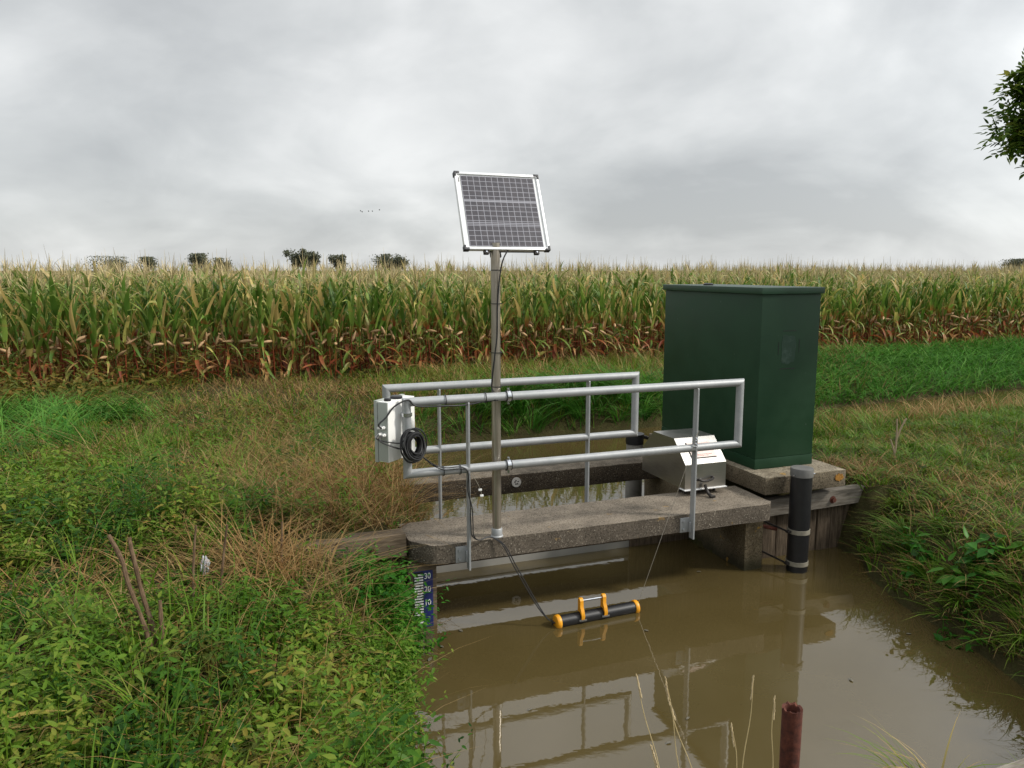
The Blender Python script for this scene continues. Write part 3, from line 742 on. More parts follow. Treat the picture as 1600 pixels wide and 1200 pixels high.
# staff gauge -------------------------------------------------------------------------
gv = .11
r = root('staff_gauge', 'blue and white water level gauge at the left end of the walkway above the weeds', 'gauge', -.62, gv, 0)
finish('backing_board', box(B(), -.745, -.535, gv+.006, gv+.035, -.15, .47, .004), M['wood_brown'], r)
gb = finish('scale_plate', box(B(), -.705, -.565, gv, gv+.005, -.1, .425, .001), M['blue_enamel'], r)
finish('black_strip', box(B(), -.703, -.634, gv-.0015, gv-.0003, -.1, .42), M['black_enamel'], gb)
bm = B(); k = 0; zz = .405
while zz > -.05:
    box(bm, -.700 if k % 5 else -.703, -.637, gv-.0032, gv-.0018, zz-.0105, zz); zz -= .02; k += 1
finish('scale_bars', bm, M['white_paint'], gb)
for t, zc in (('30', .365), ('20', .265), ('10', .165)):
    cu_ = bpy.data.curves.new('numeral', 'FONT'); cu_.body = t; cu_.size = .062; cu_.extrude = .0008
    tmp = bpy.data.objects.new('numeral_source', cu_); COL.objects.link(tmp)
    dg = bpy.context.evaluated_depsgraph_get(); me = bpy.data.meshes.new_from_object(tmp.evaluated_get(dg))
    bpy.data.objects.remove(tmp); me.name = 'numeral'
    me.transform(Matrix.Translation((-.630, gv-.0018, zc)) @ Matrix.Rotation(R(90), 4, 'X') @ Matrix.Diagonal((.80, 1, 1, 1)))
    b0 = BASE[r]; me.transform(Matrix.Translation((-b0[0], -b0[1], -b0[2])))
    me.materials.clear(); me.materials.append(M['white_paint'])
    link('numeral', me, gb)

# rusty post ------------------------------------------------------------------------
rp = Vector((1.325, 3.372, -.3))
bm = B(); rings = []; n = 26
for (z, rr) in ((-.3, .043), (0, .043), (.3, .0465), (.46, .047), (.505, .0475), (.50, .036), (.42, .034)):
    rings.append([Vector((rp.x+rr*math.cos(2*math.pi*k/n)*(1+.02*math.sin(5*k)), rp.y+rr*math.sin(2*math.pi*k/n), z+(.004*math.sin(k*1.9)+.004*math.sin(k*3.7) if z > .45 else 0))) for k in range(n)])
skin(bm, rings); world_single('iron_post', 'rusty hollow iron post with a ragged top at the near bank', 'post', bm, M['rust'], rp)

# ------------------------------------------------------------------ vegetation generators
def blades(x, y, z0, h, w, az, lean, bend, rnd, S=4, twist=None):
    """curved tapering blades of grass as one vertex/face set"""
    N = len(x); t = np.linspace(0, 1, S+1)[None, :]
    out = lean[:, None]*t + bend[:, None]*t*t
    L = h[:, None]
    px = x[:, None] + np.cos(az)[:, None]*out*L; py = y[:, None] + np.sin(az)[:, None]*out*L
    pz = z0[:, None] + L*(t*np.sqrt(np.clip(1-.35*lean**2, .3, 1))[:, None] - .42*np.abs(bend[:, None])*t*t*t)
    wd = w[:, None]*(1-t**1.6)*.5*(0.75+.5*np.sin(t*2.6))
    sx, sy = -np.sin(az + (twist if twist is not None else 0)), np.cos(az + (twist if twist is not None else 0))
    Lv = np.stack([px-sx[:, None]*wd, py-sy[:, None]*wd, pz], -1)[:, :S]
    Rv = np.stack([px+sx[:, None]*wd, py+sy[:, None]*wd, pz], -1)[:, :S]
    Tv = np.stack([px[:, S], py[:, S], pz[:, S]], -1)[:, None]
    V = np.concatenate([np.stack([Lv, Rv], 2).reshape(N, 2*S, 3), Tv], 1); nv = 2*S+1
    base = (np.arange(N)*nv)[:, None]
    q = np.concatenate([np.stack([base+2*k, base+2*k+1, base+2*k+3, base+2*k+2], -1) for k in range(S-1)], 1).reshape(-1, 4)
    tri = np.stack([base+2*S-2, base+2*S-1, base+2*S], -1).reshape(-1, 3)
    tt = np.concatenate([np.repeat(t[0, :S], 2), [1.]])
    return V.reshape(-1, 3), [q, tri], np.repeat(rnd, nv), np.tile(tt, N)
def leaves(P, D, Up, L, Wd, rnd, droop):
    """pointed folded leaves: base point P, direction D, up vector Up"""
    N = len(P); D = D/np.linalg.norm(D, axis=1)[:, None]
    S_ = np.cross(D, Up); S_ /= np.linalg.norm(S_, axis=1)[:, None]+1e-9; U_ = np.cross(S_, D)
    l, w, dr = L[:, None], Wd[:, None], droop[:, None]
    mid1 = P + D*l*.35 - U_*w*.18; mid2 = P + D*l*.7 - U_*(dr*l*.12 + w*.10); tip = P + D*l - U_*dr*l*.35
    a1 = P + D*l*.22 + S_*w*.42; b1 = P + D*l*.22 - S_*w*.42
    a2 = P + D*l*.55 + S_*w*.40 - U_*dr*l*.07; b2 = P + D*l*.55 - S_*w*.40 - U_*dr*l*.07
    V = np.stack([P, a1, a2, tip, b2, b1, mid1, mid2], 1); base = (np.arange(N)*8)[:, None]
    F3 = np.array([[0, 6, 1], [0, 5, 6], [7, 3, 2], [7, 4, 3]]); F4 = np.array([[1, 6, 7, 2], [5, 4, 7, 6]])
    f3 = (base[:, :, None]+F3[None]).reshape(-1, 3); f4 = (base[:, :, None]+F4[None]).reshape(-1, 4)
    return V.reshape(-1, 3), [f4, f3], np.repeat(rnd, 8), np.tile([0, .2, .5, 1, .5, .2, .3, .7], N)
def merge(parts):
    Vs, Fs, A, T, o = [], [], [], [], 0
    for V, F, a, t in parts:
        Vs.append(V); Fs += [f+o for f in F]; A.append(a); T.append(t); o += len(V)
    return np.concatenate(Vs), Fs, np.concatenate(A), np.concatenate(T)
def build(name, parts, mat, smooth=True):
    V, F, a, t = merge(parts); return np_mesh(name, V, F, mat, {'rnd': a, 'tt': t})
def U(a, b, n): return RNG.uniform(a, b, n)
def solid_free(x, y):
    u, v = uv_of(x, y)
    bad = ((u > -.76) & (u < 2.4) & (v > -.2) & (v < 2.0) & ~((u < -.25) & (v > .64))) | ((u > 2.25) & (u < 3.3) & (v > .1) & (v < 2.2)) | ((u > -1.8) & (u < 0) & (v > .05) & (v < .34)) | ((u > 2.3) & (u < 3.5) & (v > .2) & (v < .42))
    return ~bad
def scatter(n, x0, x1, y0, y1, dens=None, edge=.02):
    x, y = U(x0, x1, n), U(y0, y1, n); d = sdist(x, y)
    ok = (d > edge) & solid_free(x, y)
    if dens is not None: ok &= RNG.random(n) < dens(x, y, d)
    return x[ok], y[ok], d[ok]
# line of the corn field's near edge, parallel to the ditch
CDIR = R(22.6); CO = np.array([-1.26, 15.1])
def corn_side(x, y): return -(x-CO[0])*math.sin(CDIR) + (y-CO[1])*math.cos(CDIR)   # >0 inside the field
def grass_set(n, rect, dens, h, w, lean, bend, edge=.03, tuft=.0, S=4, droop_to_water=False, rlo=0., rhi=1.):
    x, y, d = scatter(n, *rect, dens, edge)
    if not len(x): return None
    if tuft:
        k = np.round(x/tuft)*7.13 + np.round(y/tuft)*3.77
        jx, jy = np.sin(k*12.9)*.5, np.cos(k*78.2)*.5
        cx, cy = (np.round(x/tuft)+jx)*tuft, (np.round(y/tuft)+jy)*tuft
        f = U(.15, 1., len(x)); x, y = cx+(x-cx)*f, cy+(y-cy)*f
        az = np.arctan2(y-cy, x-cx) + U(-.9, .9, len(x)); hs = .75+.5*np.abs(np.sin(k*4.7)); rb = np.abs(np.sin(k*9.1))
    else:
        az = U(0, 2*np.pi, len(x)); hs = np.ones(len(x)); rb = RNG.random(len(x))
    ok = (sdist(x, y) > edge*.5) & solid_free(x, y); x, y, az, hs, rb = x[ok], y[ok], az[ok], hs[ok], rb[ok]; N = len(x)
    z = height(x, y) - .01
    rnd = np.clip(rlo + (rhi-rlo)*(.55*RNG.random(N)+.45*rb), 0, 1)
    return blades(x, y, z, U(*h, N)*hs, U(*w, N), az, U(*lean, N), U(*bend, N), rnd, S, U(-.6, .6, N))
def stuff(name, parts, mat, label, cat):
    parts = [p for p in parts if p is not None]
    o = link(name, build(name, parts, mat)); o['kind'] = 'stuff'; o['label'] = label; o['category'] = cat
    return o
sg = lambda t: 1/(1+np.exp(-t))
leftland = lambda x, y: corn_side(x, y) < .3

# green grass ----------------------------------------------------------------------
lp = []
lp.append(grass_set(15000, (-6.5, -.6, 1.6, 9), lambda x, y, d: .1+.7*sg(6*wob(x, y, 1.3)-.5), (.14, .36), (.006, .012), (.05, .5), (.1, .7), tuft=.22, rhi=.9))
lp.append(grass_set(17000, (-11, 1.5, 7, 15.2), lambda x, y, d: (corn_side(x, y) < -.3)*(.12+.75*sg(7*wob(x, y, .9, 3)-.4)), (.10, .30), (.008, .016), (.05, .6), (.1, .9), tuft=.3, rhi=.95))
lp.append(grass_set(5000, (-4.2, -.3, 5.4, 9), lambda x, y, d: .2+.7*sg(6*wob(x, y, 1.5, 8)), (.12, .34), (.006, .012), (.1, .9), (.2, 1.1), tuft=.25, rhi=.85))
# far bank of the ditch, middle
lp.append(grass_set(17000, (-2, 6, 10.8, 18), lambda x, y, d: (corn_side(x, y) < -.2)*.8, (.16, .36), (.008, .016), (.05, .5), (.2, 1.), tuft=.35, rhi=1.))
# right bank
lp.append(grass_set(52000, (2.8, 8.5, 3.2, 12.5), lambda x, y, d: (.5+.4*sg(6*wob(x, y, 1.2)))*((d > .4) | (y < 9)), (.05, .15), (.007, .013), (.1, .9), (.2, 1.1), tuft=.2, rhi=.85))
lp.append(grass_set(60000, (3.5, 14, 6.5, 16), lambda x, y, d: (sdist(x, y) > .08)*(y < 13.15+.45*(x-6.0))*.8, (.04, .09), (.006, .012), (.1, .8), (.1, .7), rlo=.42, rhi=.88))
# draping grass at the right water edge
lp.append(grass_set(15000, (2.8, 4.6, 3.4, 7.2), lambda x, y, d: np.exp(-(d/.4)**2)*(.3+.7*sg(6*wob(x, y, 1.7, 2))), (.08, .22), (.007, .013), (.2, .9), (.6, 1.4), tuft=.2, rhi=.8, edge=.02))
lp.append(grass_set(3500, (1.9, 3.4, 2.0, 3.6), None, (.08, .2), (.004, .008), (.1, .6), (.2, .8), tuft=.2, rhi=.97))
stuff('green_grass', lp, M['grass_green'], 'green grass growing over both banks of the ditch', 'grass')
# lush reed like grass ----------------------------------------------------------------
far_strip = lambda x, y, d: (corn_side(x, y) < -.6)*(d < 5)*(y > 13.0+.45*(x-3.4))
lp = [grass_set(85000, (5, 26, 12.5, 26), lambda x, y, d: far_strip(x, y, d)*.8, (.26, .58), (.014, .026), (.2, .9), (.5, 1.4), S=5),
      grass_set(3600, (-.3, 2.4, 11.2, 13.0), lambda x, y, d: (d < .75)*(y > 10)*.95, (.45, .75), (.010, .018), (.2, .7), (.7, 1.4), tuft=.45, S=5, rhi=.7),
      grass_set(6000, (2.2, 5.2, 12.2, 14.4), lambda x, y, d: (d < .8)*(y > 10)*.8, (.3, .55), (.010, .018), (.2, .7), (.5, 1.3), tuft=.4, S=5),
      grass_set(1800, (-1.9, .2, 9.4, 12.2), lambda x, y, d: (d < .5)*.8, (.25, .5), (.010, .018), (.2, .7), (.5, 1.3), tuft=.4, S=5),
      grass_set(3400, (-6.6, -4.6, 7.4, 10.0), lambda x, y, d: sg(6*wob(x, y, 1.1, 1)), (.3, .62), (.010, .017), (.2, .7), (.5, 1.3), tuft=.5, S=5)]
stuff('bank_grass', lp, M['grass_lush'], 'long lush bright green grass on the far ditch bank in front of the corn', 'grass')
# dry grass ----------------------------------------------------------------------------
uvm = lambda x, y: uv_of(x, y)
lp = [grass_set(7500, (-2.9, -.2, 5.2, 8.6), lambda x, y, d: ((uvm(x, y)[0] < -.2) & (uvm(x, y)[1] > .30))*np.where(uvm(x, y)[0] > -1.7, 1., .4), (.12, .46), (.004, .009), (.2, 1.2), (.1, 1.3), S=5),
      grass_set(1500, (-1.5, -.35, 5.6, 8.6), lambda x, y, d: ((uvm(x, y)[0] > -1.3) & (uvm(x, y)[0] < -.3) & (uvm(x, y)[1] > .7)), (.3, .7), (.003, .006), (.2, 1.2), (.1, .9), S=5),
      grass_set(46000, (-11, -.8, 5.8, 15), lambda x, y, d: (corn_side(x, y) < -.4)*(.22+.78*sg(6*wob(x, y, 1.1, 1.5)+.3))*np.clip((x+8)/3.5, .25, 1), (.08, .26), (.006, .012), (.1, 1.1), (.1, 1.2)),
      grass_set(17000, (-2, 8, 10.8, 19), lambda x, y, d: (corn_side(x, y) < -.1)*(.3+.6*sg(6*wob(x, y, .8, 4)))*(d > .25), (.18, .42), (.007, .013), (.1, .6), (.1, .9), tuft=.3),
      grass_set(27000, (2.9, 9.5, 4.0, 14), lambda x, y, d: ((d > .8) | (y < 9))*(y < 13.15+.45*(x-6.0))*(.08+.75*sg(6*wob(x, y, 1.1, 6)+.3)*np.exp(-(np.maximum(x-4.5, 0)/1.5)**2)), (.05, .19), (.005, .010), (.2, 1.0), (.3, 1.2), tuft=.22),
      grass_set(7000, (2.95, 4.9, 4.2, 7.8), lambda x, y, d: np.exp(-(d/.8)**2)*(.3+.7*sg(6*wob(x, y, 1.8, 1))), (.08, .24), (.004, .009), (.2, 1.1), (.3, 1.3)),
      grass_set(2300, (-2.1, -.8, 4.0, 5.4), lambda x, y, d: np.exp(-((x+1.42)**2/.16+(y-4.72)**2/.25)), (.2, .5), (.004, .008), (.4, 1.3), (.2, 1.1), rlo=.3, rhi=.8),
      grass_set(9000, (-5.0, -.5, 1.8, 5.6), None, (.05, .18), (.005, .010), (.5, 1.4), (.2, 1.2)),
      grass_set(1100, (-5.0, -.5, 1.8, 7.5), None, (.25, .5), (.003, .006), (.2, 1.1), (.2, .9), rlo=.3, rhi=.85),
      grass_set(420, (-5.2, -3.2, 6.4, 8.8), lambda x, y, d: np.exp(-((x+4.3)**2/.25+(y-7.3)**2/.25)), (.3, .6), (.005, .009), (.7, 1.2), (.2, .7), tuft=.5, rlo=.45, rhi=.85),
      grass_set(16000, (6, 26, 15, 27), lambda x, y, d: (corn_side(x, y) < -.1)*(corn_side(x, y) > -1.3)*.7, (.2, .42), (.010, .018), (.1, .6), (.2, .9), tuft=.35)]
stuff('dry_grass', lp, M['grass_dry'], 'dry brown grass standing among the green on the banks', 'grass')

# leafy plants -------------------------------------------------------------------------
def herb(x, y, h, nodes, leaf, spread, rnd, per=2, lean=.25):
    """upright herbs with opposite leaves; returns stems and leaves"""
    N = len(x); z = height(x, y) - .02
    az = U(0, 6.28, N); ln = U(0, lean, N)
    st = blades(x, y, z, h, np.full(N, .006), az, ln, ln*.5, np.full(N, .72), 4)
    k = np.arange(nodes)[None, :]; t = .15 + .85*(k+.5*RNG.random((N, nodes)))/nodes
    out = (ln[:, None]*t + ln[:, None]*.5*t*t)*h[:, None]
    cx = x[:, None]+np.cos(az)[:, None]*out; cy = y[:, None]+np.sin(az)[:, None]*out
    cz = z[:, None]+h[:, None]*t*.97
    parts = [st]; ps = U(.7, 1.25, N)[:, None]
    for s in range(per):
        a = (k*np.pi/2 + s*2*np.pi/per + az[:, None] + RNG.normal(0, .35, (N, nodes))).ravel()
        sz = (leaf*ps*(1.2-1.25*np.abs(t-.5)**1.2)*U(.6, 1.2, (N*nodes)).reshape(N, nodes)).ravel()
        el = U(-.55, .5, N*nodes) + .5*(t.ravel() > .88)
        D = np.stack([np.cos(a)*np.cos(el), np.sin(a)*np.cos(el), np.sin(el)], -1)
        P = np.stack([cx.ravel(), cy.ravel(), cz.ravel()], -1) + D*(sz*.25)[:, None]
        Upv = np.stack([U(-.5, .5, N*nodes), U(-.5, .5, N*nodes), np.ones(N*nodes)], -1)
        rr = np.clip(np.repeat(rnd, nodes)*.6 + RNG.random(N*nodes)*.38 + .04*(t.ravel()-.5), 0, 1)
        parts.append(leaves(P, D, Upv, sz, sz*spread*U(.8, 1.2, len(sz)), rr, U(.1, 1.2, N*nodes)))
    return merge(parts)
def low(x, y):
    u, v = uv_of(x, y)
    k = np.where((v > -.75) & (v < .12) & (u < -.5), .36, 1.)
    k = k*(1-.6*np.exp(-((x+1.75)**2/.22+(y-3.95)**2/.22)))
    k = k*(1-.5*np.exp(-((x+1.45)**2/.3+(y-4.75)**2/.4)))
    return k*np.clip(.62+.55*wob(x, y, 2.1, 5), .4, 1.15)
pr = lambda x, y, s: np.abs(np.sin(np.round(x*s)*5+np.round(y*s)*3))
x, y, d = scatter(3700, -4.6, -.42, 1.75, 5.45, lambda x, y, d: np.clip(.25+.75*sg(5*wob(x, y, 1.9, 4)+.6), 0, 1)*np.where((x+1.45)**2/.3+(y-4.8)**2/.35 < 1, .25, 1), .0)
lp = [herb(x, y, U(.25, .66, len(x))*low(x, y), 12, .054, .40, pr(x, y, 2.3))]
x, y, d = scatter(2600, -4.6, -.45, 1.75, 5.2, None, .0)
lp.append(herb(x, y, U(.15, .42, len(x))*low(x, y), 11, .034, .40, .15+.85*pr(x, y, 1.7)))
x, y, d = scatter(2600, -7.5, -1.1, 4.8, 9.2, lambda x, y, d: np.clip(.8*sg(5*wob(x, y, 1., 2)-1.2-.35*(y-6)) + .5*(x < -2.8)*(y < 7.0), 0, 1), .05)
lp.append(herb(x, y, U(.2, .42, len(x)), 8, .068, .42, pr(x, y, 2.0)))
x, y, d = scatter(9000, -.95, -.40, 1.9, 5.3, lambda x, y, d: (d < .14)*(y < 4.5)*.22, .0)
lp.append(herb(x, y, U(.2, .40, len(x)), 10, .042, .40, pr(x, y, 2.9), lean=.6))
stuff('nettle_patch', lp, M['nettle'], 'dense nettles covering the left bank in the foreground', 'nettles')
x, y, d = scatter(1700, -9.5, -.9, 5.4, 14.2, lambda x, y, d: (corn_side(x, y) < .1)*(.15+.7*sg(6*wob(x, y, .9, 7)-.8)), .1)
lp = [herb(x, y, U(.15, .36, len(x)), 8, .075, .38, RNG.random(len(x)))]
x, y, d = scatter(170, -10.5, -5.2, 9.5, 13.2, lambda x, y, d: (corn_side(x, y) < .4)*.8, .1)
lp.append(herb(x, y, U(.4, .8, len(x)), 9, .13, .40, .55+.45*RNG.random(len(x))))
x, y, d = scatter(1100, 2.9, 6.5, 4.5, 12, lambda x, y, d: .2+.6*sg(5*wob(x, y, 1.4, 9)-1), .08)
lp.append(herb(x, y, U(.08, .22, len(x)), 6, .045, .45, RNG.random(len(x))))
x, y, d = scatter(1900, -4.4, -.5, 1.8, 5.4, lambda x, y, d: .35+.65*(x > -1.7), .02)
lp.append(herb(x, y, U(.25, .5, len(x))*low(x, y), 12, .040, .38, RNG.random(len(x))*.9))
stuff('weeds', lp, M['weed'], 'olive and brown weeds scattered through the grass', 'weeds')

def plant(name, label, cat, cx, cy, rad, n, h, nodes, leaf, spread, mat, group=None, z=None, per=2, lean=.5):
    a, q = U(0, 6.28, n), np.sqrt(RNG.random(n))*rad
    V, F, r_, t_ = herb(cx+np.cos(a)*q, cy+np.sin(a)*q, U(*h, n), nodes, leaf, spread, RNG.random(n)*.9, per, lean)
    zc = float(height(np.array([cx]), np.array([cy]))[0]) if z is None else z
    me = np_mesh(name, V - np.array([cx, cy, zc]), F, mat, {'rnd': r_, 'tt': t_})
    o = link(name, me); o.location = (cx, cy, zc); return tag(o, label, cat, group)
p = W(-.885, -.11); plant('leafy_bush', 'bright green leafy bush hanging over the staff gauge at the left bank', 'bush', p.x-.02, p.y-.04, .24, 110, (.22, .44), 11, .050, .45, M['bramble'], lean=.65)
for i, (px_, py_, l, s) in enumerate(((3.12, 5.62, 'broad leaved bank plant nearest the timber wall, on the right water edge', .10), (3.34, 5.32, 'broad leaved bank plant with the largest leaves, middle of the right water edge', .12), (3.55, 4.72, 'dark broad leaved bank plant nearest the camera on the right bank', .10), (3.10, 5.05, 'low broad leaved plant leaning out over the water on the right bank', .09))):
    plant('broad_leaf_plant', l, 'plant', px_, py_, .11, 7, (.16, .32), 6, s*.85, .55, M['bramble'], 'leafy plants on the right bank', lean=.8)

def unproj(x, y, dist):
    p_ = R(8.42); a, b = (x-800)/1202, (600-y)/1202
    d = np.array([a, math.cos(p_)+b*math.sin(p_), -math.sin(p_)+b*math.cos(p_)]); return Vector(tuple(np.array([0, 0, 2.55])+d*dist/d[1]))
# dead cut stems -------------------------------------------------------------------------
gz = lambda x, y: float(height(np.array([x]), np.array([y]))[0])
def stems(name, label, cat, lst, mat, rad):
    x0, y0 = lst[0][0][:2]; z0 = gz(x0, y0); bm_all = []
    o = bpy.data.objects.new(name, None); COL.objects.link(o); o.location = (x0, y0, z0); tag(o, label, cat); BASE[o] = (x0, y0, z0)
    for pts in lst:
        pts = [Vector(p) for p in pts]; sm = smooth_path(pts, 4)
        bm = tube(B(), sm, [rad*(1-.3*i/len(sm))*random.uniform(.9, 1.1) for i in range(len(sm))], 8); roughen(bm, rad*.15, 0)
        finish('stem', bm, mat, o)
    return o
stem_path = lambda pts, d: [tuple(unproj(px, py, d+.03*i)) for i, (px, py) in enumerate(pts)]
stems('dead_shrub', 'three thick cut brown stems rising from the nettles on the left bank', 'dead shrub',
      [stem_path([(243, 1040), (228, 985), (200, 910), (190, 875), (170, 836)], 3.36), stem_path([(250, 1045), (238, 980), (222, 925), (208, 870), (202, 840)], 3.42), stem_path([(256, 1040), (253, 985), (250, 938)], 3.40)], M['stalk'], .0125)
stems('dead_shrub', 'thin dark dead stems in the dry patch behind the thick cut stems', 'dead shrub',
      [stem_path([(303, 960), (302, 890), (306, 822)], 4.0), stem_path([(345, 920), (349, 870), (355, 820)], 4.1), stem_path([(440, 880), (440, 850), (441, 815)], 4.6)], M['stalk'], .008)
p = W(3.15, 1.0); bx, by = 4.05, 7.95; bz = gz(bx, by)
stems('dead_shrub', 'pale dry forked stem in the grass right of the green cabinet', 'dead shrub',
      [[(bx, by, bz), (bx+.01, by, bz+.2), (bx+.0, by, bz+.42)], [(bx+.01, by, bz+.2), (bx+.05, by, bz+.33), (bx+.10, by, bz+.43)], [(bx, by, bz+.05), (bx-.05, by, bz+.2)]], simple('pale_stem', (.38, .29, .19), .8), .010)

# single straw stems in the foreground ------------------------------------------------------
STRAW = [(995, 1058, 1052, 1.55, 'leftmost pale straw stem at the near bank, crossing the reflection of the railing'), (1040, 1062, 1095, 1.5, 'straw stem with a long seed head, second from the left at the near bank'),
         (1045, 1095, 1110, 1.52, 'straw stem leaning right beside the long seeded one'), (1177, 1060, 1158, 1.5, 'tallest upright straw stem with a pale seed head, left of the rusty post'),
         (1210, 1092, 1190, 1.5, 'thin curved straw stem close to the left side of the rusty post'), (1143, 1135, 1180, 1.48, 'short slanted straw stem left of the tallest one'), (1018, 1168, 1060, 1.45, 'short bent straw low at the bottom edge')]
for i, (tx, ty, bxp, dist, lab_) in enumerate(STRAW):
    top = unproj(tx, ty, 2.25+.05*(i % 3)); bot = unproj(bxp, 1330, 2.2+.05*(i % 3)); bot.z = min(bot.z, gz(bot.x, bot.y)+.02)
    mid = top.lerp(bot, .5)+Vector((.015*(-1)**i, 0, 0)); pts = smooth_path([bot, mid, top.lerp(bot, .2), top], 5)
    o = bpy.data.objects.new('straw_stem', None); COL.objects.link(o); o.location = bot; tag(o, lab_, 'straw', 'straw stems at the near bank'); BASE[o] = tuple(bot)
    finish('stem', tube(B(), pts, [.0021*(1-.5*k/len(pts)) for k in range(len(pts))], 5), simple('straw_stem_%d' % i, (.46, .36, .18), .8), o)
    bm = B(); d_ = (top-mid).normalized()
    for k in range(16):
        q = top - d_*(.075*k/16); s_ = (d_*2.2 + Vector((random.uniform(-1, 1), random.uniform(-1, 1), random.uniform(-.6, .6)))*.55).normalized()
        tube(bm, [q, q+s_*.006, q+s_*.013], [.001, .0028, .0005], 4)
    finish('seed_head', bm, simple('seed_head_%d' % i, (.42, .33, .19), .9), o)
# drooping grasses bottom right
for i, (tx, ty, bxp, lab_) in enumerate(((1395, 1145, 1440, 'drooping yellowish grass tuft at the near bank, right of the rusty post'), (1440, 1150, 1462, 'small reddish grass tuft at the near bank, right of the yellowish one'))):
    bot = unproj(bxp, 1232, 2.3); n = 26; a = U(0, 6.28, n)
    V, F, r_, t_ = blades(bot.x+U(-.05, .05, n), bot.y+U(-.03, .03, n), np.full(n, bot.z-.05), U(.16, .34, n), U(.004, .008, n), np.where(RNG.random(n) < .6, U(2.4, 3.8, n), a), U(.1, .4, n), U(.3, 1., n), U(0, 1, n), 6)
    o = link('grass_tuft', np_mesh('grass_tuft', V-np.array(bot), F, M['grass_dry' if i else 'grass_green'], {'rnd': r_*.5+.5, 'tt': t_})); o.location = bot; tag(o, lab_, 'grass tuft')
A, Bp = unproj(1490, 1222, 2.72), unproj(1680, 1150, 2.95); dv = (Bp-A); ln_ = dv.length
bm = box(B(), -.1, ln_+.4, -.12, 0, -.03, 0, .004); roughen(bm, .003, 3, 2, .15)
o = world_single('plank', 'weathered plank edge on the near bank in the bottom right corner', 'plank', bm, M['wood_grey'], (0, 0, 0)); o.location = A; o.rotation_euler = (0, -math.asin(dv.z/ln_)*.6, math.atan2(dv.y, dv.x))
# fallen straw coloured blades at the left edge, litter, maize cobs
for (xa, ya, xb, yb, l) in ((-40, 1142, 105, 1112, 'upper of two yellow fallen maize leaves at the left edge'), (-40, 1148, 75, 1142, 'lower of two yellow fallen maize leaves at the left edge')):
    A, Bp = unproj(xa, ya, 2.5), unproj(xb, yb, 2.65); dv = Bp-A; L_ = dv.length; n = 8; bm = B(); vs = []
    for i in range(n+1):
        t = i/n; p_ = A+dv*t+Vector((0, 0, .02*math.sin(t*3))); w = .017*(1-t**2)+.002
        vs.append([bm.verts.new(p_+Vector((0, s*w, .5*w*abs(s)))) for s in (-1, 0, 1)])
    for i in range(n):
        for k in (0, 1): bm.faces.new((vs[i][k], vs[i][k+1], vs[i+1][k+1], vs[i+1][k]))
    bmesh.ops.solidify(bm, geom=bm.faces[:], thickness=.002)
    world_single('maize_leaf', l, 'leaf', bm, simple('yellow_leaf_%d' % yb, (.36, .30, .06), .6), A)
lx, ly = tuple(unproj(320, 885, 4.35))[:2]
bm = B(); bmesh.ops.create_icosphere(bm, subdivisions=4, radius=1)
from mathutils import noise as mn
for v_ in bm.verts:
    k = 1+.5*mn.noise(v_.co*2.4)+.25*mn.noise(v_.co*6); v_.co = Vector((v_.co.x*.022*k, v_.co.y*.03*k, v_.co.z*.055*k))
zl = unproj(320, 885, 4.35).z; bmesh.ops.translate(bm, verts=bm.verts, vec=(lx, ly, zl)); world_single('litter', 'crumpled white plastic scrap caught in the weeds behind the cut stems', 'litter', bm, M['litter'], (lx, ly, zl))
for i, (xp, yp, dist, l) in enumerate(((182, 659, 9.6, 'yellow maize cob lying in the grass at the far left'), (160, 662, 9.5, 'smaller yellow maize cob beside the first one'))):
    c = unproj(xp, yp, dist); bm = B(); rings = []
    for t in np.linspace(0, 1, 10):
        c_, _ = ring(c+Vector((.20*(t-.5), .05*(t-.5), 0)), Vector((1, .25, 0)), .034*math.sin(math.pi*min(max(t, .03), .97))**.55, 12); rings.append(c_)
    skin(bm, rings); world_single('maize_cob', l, 'maize cob', bm, M['cob'], c)

